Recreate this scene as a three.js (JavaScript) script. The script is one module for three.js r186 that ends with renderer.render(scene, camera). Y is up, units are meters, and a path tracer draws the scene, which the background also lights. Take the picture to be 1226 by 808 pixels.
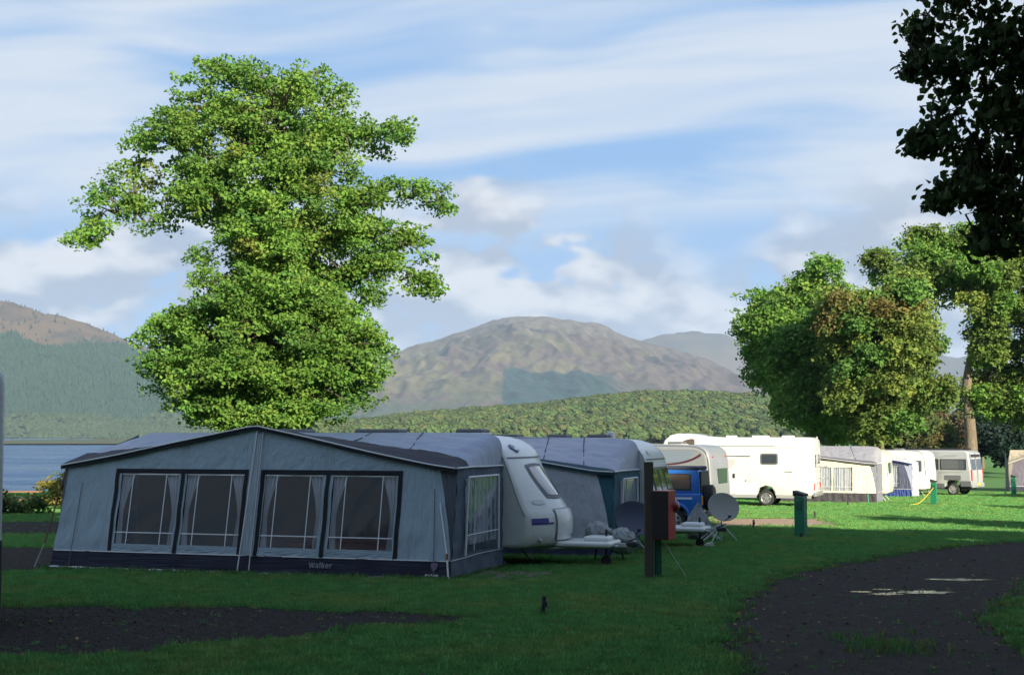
import * as THREE from 'three';
import { RoundedBoxGeometry } from 'three/addons/geometries/RoundedBoxGeometry.js';
import { mergeGeometries, mergeVertices, toCreasedNormals } from 'three/addons/utils/BufferGeometryUtils.js';
import { TextGeometry } from 'three/addons/geometries/TextGeometry.js';
import { FontLoader } from 'three/addons/loaders/FontLoader.js';
import { createNoise2D, createNoise3D } from 'simplex-noise';

/* ------------------------------------------------ camera, sun, sky, exposure */
const scene = new THREE.Scene();
const EYE = 2.1;                                   // metres above the ground where the photographer stands
const camera = new THREE.PerspectiveCamera(26.98, 1226 / 808, 0.3, 16000);
camera.position.set(0, EYE, 0);
camera.rotation.set(THREE.MathUtils.degToRad(4.0), 0, 0);

const SUN_EL = THREE.MathUtils.degToRad(23), SUN_AZ = THREE.MathUtils.degToRad(33);   // low morning sun, behind the camera and to the right
const sunDir = new THREE.Vector3(Math.cos(SUN_EL) * Math.sin(SUN_AZ), Math.sin(SUN_EL), Math.cos(SUN_EL) * Math.cos(SUN_AZ));
const sun = new THREE.DirectionalLight(new THREE.Color().setRGB(1, 0.88, 0.67), 4.6);
sun.name = 'sun';
sun.position.copy(sunDir).multiplyScalar(300);
sun.target.position.set(0, 0, -40);
sun.castShadow = true;
sun.shadow.mapSize.set(4096, 4096);
Object.assign(sun.shadow.camera, { left: -90, right: 90, top: 90, bottom: -90, near: 1, far: 700 });
sun.shadow.radius = 1;
scene.add(sun, sun.target);

const renderer = new THREE.WebGLRenderer({ antialias: true });
renderer.toneMapping = THREE.LinearToneMapping;
renderer.toneMappingExposure = 2.6;
renderer.shadowMap.enabled = true;
renderer.shadowMap.type = THREE.PCFSoftShadowMap;

function rng(seed) { let a = seed >>> 0; return () => { a = (a + 0x6D2B79F5) >>> 0; let t = a; t = Math.imul(t ^ (t >>> 15), t | 1); t ^= t + Math.imul(t ^ (t >>> 7), t | 61); return ((t ^ (t >>> 14)) >>> 0) / 4294967296; }; }
const n2 = createNoise2D(rng(11)), n3 = createNoise3D(rng(23));
const clamp = (x, a = 0, b = 1) => Math.min(b, Math.max(a, x));
const smooth = (a, b, x) => { const t = clamp((x - a) / (b - a)); return t * t * (3 - 2 * t); };
const lerp = (a, b, t) => a + (b - a) * t;
function fbm2(x, y, o = 4) { let s = 0, a = 0.5; for (let i = 0; i < o; i++) { s += a * n2(x, y); x = x * 2.03 + 17.1; y = y * 2.03 + 9.7; a *= 0.5; } return s; }
function fbm3(x, y, z, o = 4) { let s = 0, a = 0.5; for (let i = 0; i < o; i++) { s += a * n3(x, y, z); x = x * 2.03 + 17.1; y = y * 2.03 + 9.7; z = z * 2.03 + 3.3; a *= 0.5; } return s; }

{ // one computed sky: air, a high veil of streaky cloud, and a bank of heaped cloud low down, the same all the way round
  const W = 4096, H = 2048, data = new Float32Array(W * H * 4), K = 1 / 2.6;
  for (let j = 0; j < H; j++) {
    const el = ((j + 0.5) / H - 0.5) * Math.PI, e = el * 180 / Math.PI, ce = Math.cos(el), y = Math.sin(el);
    for (let i = 0; i < W; i++) {
      const k = (j * W + i) * 4;
      const t = clamp(e / 40), h = Math.pow(1 - clamp(e / 22), 2);
      let r = lerp(0.32, 0.11, t) + 0.20 * h, g = lerp(0.58, 0.31, t) + 0.10 * h, b = lerp(0.89, 0.75, t) + 0.02 * h;
      if (e > -0.4) {
        const az = ((i + 0.5) / W - 0.5) * 2 * Math.PI, x = Math.cos(az) * ce, z = Math.sin(az) * ce;
        // high veil: cloud sheet seen in perspective, drawn out along one direction
        const inv = 1 / (y + 0.10), u = x * inv, v = z * inv;
        const q = u * 0.985 + v * 0.174, p = -u * 0.174 + v * 0.985;
        const w1 = fbm2(q * 0.42 + 3.1, p * 0.42 + 7.7, 3);
        const body = fbm2(q * 0.28 + 0.35 * w1 + 1.3, p * 0.90 + 0.4 * w1 + 2.2, 5);
        const fib = fbm2(q * 0.9 + 5 + 0.5 * w1, p * 3.6 + 0.5 * w1, 5);
        let veil = smooth(-0.36, 0.50, body + 0.20 * fib + 0.34);
        veil *= 0.80 + 0.20 * smooth(-0.5, 0.4, fib);
        veil *= smooth(7.2, 10.0, e + 2.2 * w1) * 0.93;
        veil *= 1 - 0.22 * smooth(15, 24, e - 3 * w1);
        r = lerp(r, 0.74, veil); g = lerp(g, 0.80, veil); b = lerp(b, 0.88, veil);
        // heaped cloud bank, flat-based, near the horizon
        if (e < 15) {
        const cx = x / ce * 8.4, cz = z / ce * 8.4;
        const lump = fbm3(cx, e * 0.30, cz, 5), lump2 = fbm3(cx * 2.3 + 9, e * 0.62 + 4, cz * 2.3, 4);
        const top = 9.2 + 4.2 * fbm3(cx * 0.5 + 4, 1.5, cz * 0.5, 3);
        let c = smooth(-0.05, 0.24, lump + 0.40 * lump2 + 0.54 - 0.085 * Math.max(0, e - 4)) * smooth(top + 1.4, top - 2.2, e);
        const sh = clamp(0.52 + 1.9 * (fbm3(cx + 0.08, (e + 0.9) * 0.30, cz, 4) - lump) + 0.5 * lump2 + 0.07 * (e - 4));
        c *= 0.9;
        const tone = 1 - sh;
        r = lerp(r, lerp(0.47, 0.86, tone), c); g = lerp(g, lerp(0.53, 0.865, tone), c); b = lerp(b, lerp(0.63, 0.88, tone), c);
        }
      }
      data[k] = r * K; data[k + 1] = g * K; data[k + 2] = b * K; data[k + 3] = 1;
    }
  }
  const tex = new THREE.DataTexture(data, W, H, THREE.RGBAFormat, THREE.FloatType);
  tex.mapping = THREE.EquirectangularReflectionMapping; tex.magFilter = tex.minFilter = THREE.LinearFilter; tex.needsUpdate = true;
  scene.background = tex; scene.environment = tex;
}
scene.fog = new THREE.FogExp2(new THREE.Color().setRGB(0.50, 0.70, 1.0), 0.00008);

/* ------------------------------------------------ helpers */
const V = (x, y, z) => new THREE.Vector3(x, y, z);
const names = {};
function numbered(n) { const k = names[n] = (names[n] ?? -1) + 1; return k ? `${n}_${String(k).padStart(3, '0')}` : n; }
function ground(x, z) { return z < 0 ? 0.0155 * z : 0; }            // the camp ground falls gently towards the loch
function mat(r, g, b, roughness = 0.8, extra = {}) {
  const P = extra.transmission !== undefined || extra.clearcoat !== undefined || extra.sheen !== undefined || extra.specularIntensity !== undefined;
  const m = new (P ? THREE.MeshPhysicalMaterial : THREE.MeshStandardMaterial)({ roughness, ...extra });
  m.color.setRGB(r, g, b); m.side = THREE.DoubleSide; return m;
}
function part(name, geo, m, parent, label) {
  const o = new THREE.Mesh(Array.isArray(geo) ? merge(geo) : geo, m);
  o.name = parent ? name : numbered(name); o.castShadow = o.receiveShadow = true;
  if (label) o.userData.label = label;
  (parent ?? scene).add(o); return o;
}
function thing(name, label, category, x, z, turn = 0, group, y) {
  const o = new THREE.Group(); o.name = numbered(name); scene.add(o);
  o.position.set(x, y ?? ground(x, z), z); o.rotation.y = turn;
  o.userData = { label, category }; if (group) o.userData.group = group; return o;
}
function tag(o, label, category, group, kind) { if (label) o.userData.label = label; if (category) o.userData.category = category; if (group) o.userData.group = group; if (kind) o.userData.kind = kind; return o; }
function merge(list) {
  const g = list.map(a => { const b = a.index ? a.toNonIndexed() : a; for (const k of Object.keys(b.attributes)) if (!['position', 'normal', 'uv'].includes(k)) b.deleteAttribute(k); if (!b.attributes.uv) b.setAttribute('uv', new THREE.BufferAttribute(new Float32Array(b.attributes.position.count * 2), 2)); return b; });
  return mergeGeometries(g);
}
function box(w, h, d, x = 0, y = 0, z = 0, rx = 0, ry = 0, rz = 0) { const g = new THREE.BoxGeometry(w, h, d); g.rotateX(rx); g.rotateY(ry); g.rotateZ(rz); g.translate(x, y, z); return g; }
function rbox(w, h, d, r, x = 0, y = 0, z = 0, rx = 0, ry = 0, rz = 0) { const g = new RoundedBoxGeometry(w, h, d, 3, r); g.rotateX(rx); g.rotateY(ry); g.rotateZ(rz); g.translate(x, y, z); return g; }
function cyl(r0, r1, h, x = 0, y = 0, z = 0, seg = 16, axis = 'y') { const g = new THREE.CylinderGeometry(r1, r0, h, seg); if (axis === 'x') g.rotateZ(-Math.PI / 2); if (axis === 'z') g.rotateX(Math.PI / 2); g.translate(x, y, z); return g; }
function bar(a, b, r0, r1 = r0, seg = 8) { // tapered rod between two points
  a = new THREE.Vector3(...a); b = new THREE.Vector3(...b); const d = b.clone().sub(a), g = new THREE.CylinderGeometry(r1, r0, d.length(), seg);
  g.applyQuaternion(new THREE.Quaternion().setFromUnitVectors(V(0, 1, 0), d.clone().normalize())); g.translate(...a.add(b).multiplyScalar(0.5).toArray()); return g;
}
function tube(pts, r, seg = 24, rad = 6) { return new THREE.TubeGeometry(new THREE.CatmullRomCurve3(pts.map(p => V(...p))), seg, r, rad, false); }
function taper(pts, r0, r1, seg = 14, rad = 7, wob = 0, R = null) { // tapered limb along a curve
  const c = new THREE.CatmullRomCurve3(pts), g = new THREE.TubeGeometry(c, seg, 1, rad, false), p = g.attributes.position;
  const at = []; for (let i = 0; i <= seg; i++) at.push(c.getPointAt(i / seg));
  for (let i = 0; i <= seg; i++) { const t = i / seg, r = lerp(r0, r1, Math.pow(t, 0.8)); for (let j = 0; j <= rad; j++) { const k = i * (rad + 1) + j, w = 1 + wob * n3(i * 0.6, (j % rad) * 1.3, r0 * 31 + pts[0].x); p.setXYZ(k, at[i].x + (p.getX(k) - at[i].x) * r * w, at[i].y + (p.getY(k) - at[i].y) * r * w, at[i].z + (p.getZ(k) - at[i].z) * r * w); } }
  g.computeVertexNormals(); return g;
}
function surf(f, nu, nv) { // parametric sheet, f(u, v) -> [x, y, z]
  const pos = [], uv = [], ix = [];
  for (let j = 0; j <= nv; j++) for (let i = 0; i <= nu; i++) { pos.push(...f(i / nu, j / nv)); uv.push(i / nu, j / nv); }
  for (let j = 0; j < nv; j++) for (let i = 0; i < nu; i++) { const a = j * (nu + 1) + i, b = a + 1, c = a + nu + 1, d = c + 1; ix.push(a, b, d, a, d, c); }
  const g = new THREE.BufferGeometry(); g.setAttribute('position', new THREE.Float32BufferAttribute(pos, 3)); g.setAttribute('uv', new THREE.Float32BufferAttribute(uv, 2)); g.setIndex(ix); g.computeVertexNormals(); return g;
}
function extr(pts, depth, bevel = 0, holes = [], seg = 2) { // polygon in x,y pushed along +z, 0..depth overall
  const s = pts instanceof THREE.Shape ? pts : new THREE.Shape(pts.map(p => new THREE.Vector2(...p)));
  for (const h of holes) s.holes.push(h instanceof THREE.Path ? h : new THREE.Path(h.map(p => new THREE.Vector2(...p))));
  const g = new THREE.ExtrudeGeometry(s, { depth: depth - 2 * bevel, bevelEnabled: bevel > 0, bevelSize: bevel, bevelThickness: bevel, bevelOffset: -bevel, bevelSegments: seg, curveSegments: 10 });
  g.translate(0, 0, bevel); return g;
}
function roundRect(x0, y0, x1, y1, r) { const s = new THREE.Shape(); s.moveTo(x0 + r, y0); s.lineTo(x1 - r, y0); s.quadraticCurveTo(x1, y0, x1, y0 + r); s.lineTo(x1, y1 - r); s.quadraticCurveTo(x1, y1, x1 - r, y1); s.lineTo(x0 + r, y1); s.quadraticCurveTo(x0, y1, x0, y1 - r); s.lineTo(x0, y0 + r); s.quadraticCurveTo(x0, y0, x0 + r, y0); return s; }
function curvePts(pts, n = 40) { return new THREE.CatmullRomCurve3(pts.map(p => V(p[0], p[1], 0)), false, 'centripetal').getPoints(n).map(p => [p.x, p.y]); }
function interp(tab, x) { if (x <= tab[0][0]) return tab[0][1]; for (let i = 1; i < tab.length; i++) if (x <= tab[i][0]) { const t = (x - tab[i - 1][0]) / (tab[i][0] - tab[i - 1][0]); return lerp(tab[i - 1][1], tab[i][1], t); } return tab[tab.length - 1][1]; }
function inPoly(x, z, P) { let c = false; for (let i = 0, j = P.length - 1; i < P.length; j = i++) if ((P[i][1] > z) !== (P[j][1] > z) && x < (P[j][0] - P[i][0]) * (z - P[i][1]) / (P[j][1] - P[i][1]) + P[i][0]) c = !c; return c; }
function tex(w, h, f, srgb = false, rep = [1, 1]) { // computed texture: f(u, v) -> grey or [r, g, b], each 0..1
  const d = new Uint8Array(w * h * 4);
  for (let j = 0; j < h; j++) for (let i = 0; i < w; i++) { let c = f(i / w, j / h); if (!Array.isArray(c)) c = [c, c, c]; const k = (j * w + i) * 4; for (let q = 0; q < 3; q++) d[k + q] = 255 * clamp(srgb ? Math.pow(clamp(c[q]), 1 / 2.2) : c[q]); d[k + 3] = 255; }
  const t = new THREE.DataTexture(d, w, h); t.wrapS = t.wrapT = THREE.RepeatWrapping; t.magFilter = THREE.LinearFilter; t.minFilter = THREE.LinearMipmapLinearFilter; t.generateMipmaps = true; t.repeat.set(...rep); if (srgb) t.colorSpace = THREE.SRGBColorSpace; t.needsUpdate = true; return t;
}
const T2 = Math.PI * 2; // noise that tiles: two circles
const n4 = (u, v, f, s) => 0.5 * (n3(Math.cos(u * T2) * f + s, Math.sin(u * T2) * f, v * f * 3 + s) * (1 - v) + n3(Math.cos(u * T2) * f + s, Math.sin(u * T2) * f, (v - 1) * f * 3 + s) * v) + 0.5;
function tileFbm(u, v, f, s) { return 0.5 * n4(u, v, f, s) + 0.28 * n4(u, v, f * 2.1, s + 5) + 0.22 * n4(u, v, f * 4.3, s + 9); }

/* ------------------------------------------------ the setting: lawn, tracks, loch, hills */
const grainTex = tex(512, 512, (u, v) => { const a = tileFbm(u, v, 14, 2), b = tileFbm(u, v, 40, 8); return 0.45 * a + 0.55 * b; });
const lawnTex = tex(1024, 1024, (u, v) => { // mown turf: green with straw, moss and clover patches
  const a = tileFbm(u, v, 1.4, 1), b = tileFbm(u, v, 7, 3), c = tileFbm(u, v, 45, 6);
  const k = 0.6 + 0.8 * c, s = smooth(0.55, 0.72, 0.5 * a + 0.5 * b);
  return [lerp(0.085, 0.135, s) * k, lerp(0.195, 0.195, s) * k, lerp(0.055, 0.050, s) * k].map(x => x * 1.0);
}, true);
const gravelTex = tex(1024, 1024, (u, v) => {
  const a = tileFbm(u, v, 2, 4), b = tileFbm(u, v, 60, 3), c = tileFbm(u, v, 22, 12), m = smooth(0.60, 0.72, tileFbm(u, v, 3.5, 30));
  const k = 0.45 + 1.1 * b * (0.5 + c);
  return [lerp(0.019, 0.014, m) * k * (0.3 + 1.3 * a), lerp(0.0155, 0.016, m) * k * (0.3 + 1.3 * a), lerp(0.0125, 0.008, m) * k * (0.3 + 1.3 * a)];
}, true);
const gravelBump = tex(512, 512, (u, v) => tileFbm(u, v, 45, 21));
function uvMetres(g, s) { const p = g.attributes.position, u = new Float32Array(p.count * 2); for (let i = 0; i < p.count; i++) { u[2 * i] = p.getX(i) / s; u[2 * i + 1] = p.getZ(i) / s; } g.setAttribute('uv', new THREE.BufferAttribute(u, 2)); return g; }

// shoreline on the left: x of the water's edge at distance d
const shoreTab = [[60, -70], [84, -62], [92, -30], [98, -16], [108, -12], [130, -16], [300, -62], [800, -205], [1500, -330], [2600, -500]];
const LOCH = -2.35;
function terrain(x, z) {
  const d = -z; let y = d < 0 ? 0.02 * fbm2(x * 0.1, z * 0.1, 2) : -0.0155 * Math.min(d, 130);
  if (d > 70) { const s = x - (interp(shoreTab, d) + 1.5 * n2(d * 0.08, 4)); y = lerp(-3.6, y, smooth(-6, 7, s)); if (d > 200 && s < 0) y = -40; else if (s < -20) y = Math.min(y, -4); }
  return y;
}
{
  // the ground, one sheet: fine near the camera, coarse out to the far shore
  const xs = [], zs = [];
  for (let x = -40; x <= 60; x += 1.25) xs.push(x); for (let x = 70; x < 4600; x *= 1.3) { xs.push(x); xs.unshift(-x); } xs.unshift(-60, -50);
  xs.sort((a, b) => a - b);
  for (let z = 30; z >= -140; z -= 1.25) zs.push(z); for (let d = 150; d < 5200; d *= 1.16) zs.push(-d); zs.unshift(300, 120, 60);
  const g = new THREE.BufferGeometry(), pos = [], ix = [], n = xs.length;
  for (const z of zs) for (const x of xs) pos.push(x, terrain(x, z), z);
  for (let j = 0; j < zs.length - 1; j++) for (let i = 0; i < n - 1; i++) { const a = j * n + i; ix.push(a, a + 1, a + n + 1, a, a + n + 1, a + n); }
  g.setAttribute('position', new THREE.Float32BufferAttribute(pos, 3)); 
  for (let i = 0; i < ix.length; i += 3) { const t = ix[i + 1]; ix[i + 1] = ix[i + 2]; ix[i + 2] = t; }
  g.setIndex(ix); uvMetres(g, 9); g.computeVertexNormals();
  tag(part('lawn', g, mat(1, 1, 1, 0.95, { map: lawnTex, bumpMap: grainTex, bumpScale: 0.05, specularIntensity: 0.3 })), 'mown green lawn of the camp ground sloping to the loch', null, null, 'structure');
}
function jag(P, amp, step, seed) { // densify an outline and fray it
  const o = []; for (let i = 0; i < P.length; i++) { const a = P[i], b = P[(i + 1) % P.length], L = Math.hypot(b[0] - a[0], b[1] - a[1]), n = Math.max(1, Math.round(L / step)); for (let k = 0; k < n; k++) { const t = k / n; o.push([lerp(a[0], b[0], t), lerp(a[1], b[1], t)]); } }
  return o.map(([x, z], i) => [x + amp * fbm2(x * 1.1 + seed, z * 1.1, 3) * 2, z + amp * fbm2(x * 1.1 + 40, z * 1.1 + seed, 3) * 2]);
}
function sheetOn(P, lift) { // flat sheet lying on the sloping ground inside outline P (x, z)
  const g = new THREE.ShapeGeometry(new THREE.Shape(P.map(p => new THREE.Vector2(p[0], -p[1])))), p = g.attributes.position;
  for (let i = 0; i < p.count; i++) { const x = p.getX(i), z = -p.getY(i); p.setXYZ(i, x, ground(x, z) + lift, z); }
  g.computeVertexNormals(); return g;
}
function smoothLine(pts, n) { return new THREE.CatmullRomCurve3(pts.map(p => V(p[0], 0, p[1])), false, 'centripetal').getPoints(n).map(p => [p.x, p.z]); }
const gravelM = mat(1, 1, 1, 0.93, { map: gravelTex, bumpMap: gravelBump, bumpScale: 0.02, specularIntensity: 0.25 });
const trackOuter = smoothLine([[1.6, 6], [1.75, -8], [2.1, -13.6], [2.8, -18.4], [4.3, -24.1], [6.3, -27.9], [10.2, -33.1], [14, -36], [24, -39], [44, -40]], 70);
const trackInner = smoothLine([[44, -35.5], [24, -34], [15, -31], [10.4, -26.5], [7.9, -21.8], [6.25, -18.4], [5.65, -15.6], [5.4, -13], [5.5, -8], [5.6, 6]], 70);
const TRACK = jag([...trackOuter, ...trackInner], 0.24, 0.25, 3);
const PADS = [
  ['gravel_pitch', 'dark gravel camping pitch in the grass before the big awning', jag([[-14, -19.9], [-7.6, -20.1], [-4, -20.0], [-1.6, -19.3], [0, -18.7], [-0.5, -18.3], [-1.6, -17.6], [-2.4, -16.5], [-3.6, -15.6], [-4.4, -15.0], [-6, -15.2], [-14, -15.2]], 0.25, 0.4, 9)],
  ['gravel_pitch', 'dark gravel strip beside the left wall of the big awning', jag([[-30, -33], [-8, -33], [-6.5, -30], [-8.4, -26.3], [-12, -26], [-30, -26]], 0.3, 0.5, 19)],
  ['gravel_track', 'dark gravel track on the loch side below the picnic table', jag([[-40, -47], [-6, -46], [-4, -39], [-40, -38.5]], 0.3, 0.6, 29)],
  ['bare_earth_pitch', 'strip of bare brown earth in the lawn beside the white motorhome', jag([[6.6, -49], [10.6, -48.6], [10.2, -43.6], [6.4, -43.4]], 0.25, 0.5, 39)],
];
tag(part('gravel_road', uvMetres(sheetOn(TRACK, 0.010), 3.1), gravelM), 'dark worn gravel road curving away between the lawns', null, null, 'structure');
const earthM = mat(0.30, 0.21, 0.14, 0.95, { bumpMap: gravelBump, bumpScale: 0.03 });
for (const [n, l, P] of PADS) tag(part(n, uvMetres(sheetOn(P, 0.008), 2.7), n === 'bare_earth_pitch' ? earthM : gravelM), l, null, null, 'structure');
function onPaved(x, z) { if (inPoly(x, z, TRACK)) return true; for (const [, , P] of PADS) if (inPoly(x, z, P)) return true; return false; }

{ // rain puddles in the road
  const wet = mat(0.02, 0.022, 0.025, 0.05, { bumpMap: gravelBump, bumpScale: 0.0025 }), R = rng(77);
  for (const [x, z, a, b, s] of [[6.35, -22.1, 0.42, 0.24, 1], [5.75, -21.8, 0.22, 0.16, 8], [5.45, -22.2, 0.16, 0.1, 11], [5.9, -22.6, 0.14, 0.12, 14], [7.7, -24.4, 0.5, 0.2, 3], [4.2, -25.6, 0.3, 0.2, 6]]) {
    const P = []; for (let k = 0; k < 60; k++) { const t = k / 60 * T2, r = 1 + 0.85 * fbm2(Math.cos(t) * 1.6 + s * 9, Math.sin(t) * 1.6, 4); P.push([x + a * r * Math.cos(t), z + b * r * Math.sin(t)]); }
    tag(part('puddle', sheetOn(P, 0.016), wet), 'shallow rain puddle lying on the gravel road', null, 'puddles in the gravel road', 'structure');
  }
}
{ // loose stones on the gravel
  const g = new THREE.IcosahedronGeometry(1, 0), p = g.attributes.position; for (let i = 0; i < p.count; i++) { const w = 0.75 + 0.5 * Math.abs(n3(p.getX(i) * 3, p.getY(i) * 3, p.getZ(i) * 3)); p.setXYZ(i, p.getX(i) * w, p.getY(i) * w * 0.6, p.getZ(i) * w); } g.computeVertexNormals();
  const R = rng(5), L = [], m4 = new THREE.Matrix4(), q = new THREE.Quaternion(), eu = new THREE.Euler();
  const put = (P, x0, x1, z0, z1, n) => { for (let k = 0; k < n; k++) { const x = lerp(x0, x1, R()), z = lerp(z0, z1, R()); if (inPoly(x, z, P) || R() < 0.01) L.push([x, z]); } };
  put(TRACK, 1.5, 14, -37, -9, 22000); put(PADS[0][2], -9, 0.3, -20.5, -14.8, 20000); put(PADS[1][2], -13, -6.5, -33.5, -25.8, 2500);
  const im = new THREE.InstancedMesh(g, mat(1, 1, 1, 0.9), L.length), c = new THREE.Color();
  L.forEach(([x, z], i) => { const s = 0.004 + 0.013 * R() ** 3; q.setFromEuler(eu.set(0, R() * 6.3, 0)); im.setMatrixAt(i, m4.compose(V(x, ground(x, z) + 0.012, z), q, V(s * (0.8 + R() * 0.6), s, s))); const t = 0.014 + 0.045 * R() ** 2; im.setColorAt(i, c.setRGB(t * 1.05, t, t * 0.97)); });
  im.name = 'loose_gravel'; im.castShadow = im.receiveShadow = true; scene.add(im); tag(im, 'loose small stones scattered over the gravel', 'gravel', null, 'stuff');
}
{ // fallen leaves along the road edges and under the trees
  const g = new THREE.BufferGeometry(); g.setAttribute('position', new THREE.Float32BufferAttribute([0, 0, -1, 0.55, 0.25, 0, 0, 0.05, 1, 0, 0, -1, 0, 0.05, 1, -0.55, 0.3, 0], 3)); g.computeVertexNormals();
  const R = rng(66), L = []; for (let k = 0; k < 2600; k++) { const o = TRACK[Math.floor(R() * TRACK.length)], s = R() < 0.75 ? 0.35 : 1.6, x = o[0] + (R() + R() + R() - 1.5) * s, z = o[1] + (R() + R() + R() - 1.5) * s; if (z < -8) L.push([x, z]); } for (let k = 0; k < 900; k++) { const d = lerp(13, 30, R()); L.push([d * lerp(-0.38, 0.38, R()), -d]); }
  const im = new THREE.InstancedMesh(g, mat(1, 1, 1, 0.8), L.length), m4 = new THREE.Matrix4(), q = new THREE.Quaternion(), eu = new THREE.Euler(), c = new THREE.Color();
  L.forEach(([x, z], i) => { const s = 0.022 + 0.025 * R(); q.setFromEuler(eu.set((R() - 0.5) * 0.7, R() * 6.3, (R() - 0.5) * 0.7)); im.setMatrixAt(i, m4.compose(V(x, ground(x, z) + (onPaved(x, z) ? 0.02 : 0.035), z), q, V(s, s, s))); const t = R(); im.setColorAt(i, t < 0.5 ? c.setRGB(0.12, 0.065, 0.025) : t < 0.8 ? c.setRGB(0.20, 0.13, 0.035) : c.setRGB(0.06, 0.04, 0.025)); });
  im.name = 'leaf_litter'; scene.add(im); tag(im, 'brown and yellow fallen leaves along the road edge', 'fallen leaves', null, 'stuff');
}
{ // turf blades
  const R = rng(909), tri = [], nor = [];
  const tuft = (seed, n, hgt) => { const r = rng(seed), pos = []; for (let k = 0; k < n; k++) { const a = r() * T2, rad = 0.05 * Math.sqrt(r()), x = rad * Math.cos(a * 3.1), z = rad * Math.sin(a * 3.1), h = hgt * (0.55 + 0.6 * r()), lx = (r() - 0.5) * 0.045, lz = (r() - 0.5) * 0.045, w = 0.0035 + 0.002 * r(), wx = w * Math.cos(a), wz = w * Math.sin(a); pos.push(x - wx, -0.01, z - wz, x + wx, -0.01, z + wz, x + lx * 0.5 + wx * 0.8, h * 0.6, z + lz * 0.5 + wz * 0.8, x - wx, -0.01, z - wz, x + lx * 0.5 + wx * 0.8, h * 0.6, z + lz * 0.5 + wz * 0.8, x + lx * 1.3, h, z + lz * 1.3); } const g = new THREE.BufferGeometry(); g.setAttribute('position', new THREE.Float32BufferAttribute(pos, 3)); g.computeVertexNormals(); return g; };
  const gm = mat(1, 1, 1, 0.8, { transmission: 0.25, thickness: 0, specularIntensity: 0.35 }), m4 = new THREE.Matrix4(), q = new THREE.Quaternion(), eu = new THREE.Euler(), c = new THREE.Color();
  const put = (name, label, geo, count, d0, d1, k0, k1, sc) => {
    const L = [];
    for (let k = 0; k < count; k++) { const d = d0 * Math.pow(d1 / d0, R()), x = d * lerp(k0, k1, R()), z = -d; if (!onPaved(x, z) || R() < 0.004) L.push([x, z, onPaved(x, z)]); }
    const im = new THREE.InstancedMesh(geo, gm, L.length);
    L.forEach(([x, z, p], i) => {
      const f = fbm2(x * 0.35, z * 0.35, 3), f2 = fbm2(x * 1.7 + 9, z * 1.7, 2), s = sc * (0.75 + 0.5 * R() + 0.5 * f2) * (p ? 0.7 : 1) * Math.max(1, -z / 55);
      q.setFromEuler(eu.set((R() - 0.5) * 0.3, R() * 6.3, (R() - 0.5) * 0.3)); im.setMatrixAt(i, m4.compose(V(x, terrain(x, z), z), q, V(s * 1.2, s * (0.8 + 0.5 * R()), s * 1.2)));
      const straw = R() < 0.08 ? 0.7 : clamp(f * 1.3), b = (0.8 + 0.5 * R()) * (1 + 0.35 * f2); im.setColorAt(i, c.setRGB(lerp(0.100, 0.19, straw) * b, lerp(0.265, 0.26, straw) * b, lerp(0.072, 0.070, straw) * b));
    });
    im.name = name; im.castShadow = im.receiveShadow = true; scene.add(im); tag(im, label, 'grass', null, 'stuff');
  };
  put('grass', 'short mown grass blades covering the lawn', tuft(1, 14, 0.042), 300000, 12.5, 85, -0.40, 0.40, 1);
  put('tall_grass', 'longer unmown grass tufts along the gravel edges', tuft(2, 9, 0.09), 9000, 13, 50, -0.40, 0.40, 0.9);
  const edge = (name, label, geo, pts, sc) => { const im = new THREE.InstancedMesh(geo, gm, pts.length); pts.forEach(([x, z], i) => { const s = sc * (0.5 + 0.9 * R()); q.setFromEuler(eu.set((R() - 0.5) * 0.5, R() * 6.3, (R() - 0.5) * 0.5)); im.setMatrixAt(i, m4.compose(V(x, terrain(x, z), z), q, V(s, s, s))); const b = 0.7 + 0.5 * R(), y = R() < 0.2 ? 0.6 : 0.1 * R(); im.setColorAt(i, c.setRGB(lerp(0.08, 0.22, y) * b, 0.21 * b, 0.055 * b)); }); im.name = name; scene.add(im); tag(im, label, 'grass', null, 'stuff'); };
  const E = []; for (const P of [TRACK, ...PADS.map(p => p[2])]) for (const o of P) if (o[1] < -9) for (let k = 0; k < 7; k++) E.push([o[0] + (R() + R() - 1) * 0.32, o[1] + (R() + R() - 1) * 0.32]);
  for (const [x, z, r] of [[2.37, -24.5, 0.16], [2.55, -24.55, 0.12], [7.68, -37.6, 0.2], [19, -63.6, 0.2], [0.4, -18.9, 0.06], [28.3, -79.6, 0.2], [5.28, -35.5, 0.3]]) for (let k = 0; k < 26; k++) { const a = R() * T2; E.push([x + Math.cos(a) * r * (0.8 + 0.5 * R()), z + Math.sin(a) * r * (0.8 + 0.5 * R())]); }
  for (let k = 0; k < 130; k++) { const w = (R() + R() + R() - 1.5); E.push([4.15 + w * 0.55, -15.9 + (R() + R() - 1) * 1.1]); }
  for (let k = 0; k < 700; k++) { const u = R() * 8.3; E.push([-1.06 - 0.951 * u + (R() - 0.5) * 0.1 + 0.05, -24.4 - 0.309 * u + 0.14 + 0.08 * R()]); } for (let k = 0; k < 160; k++) { const u = R() * 2.9; E.push([-1.0 + 0.309 * u + 0.08 * R(), -24.4 - 0.951 * u]); }
  edge('fringe_grass', 'ragged grass fringing the gravel edges and post feet', tuft(7, 10, 0.085), E, 1);
}
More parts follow.
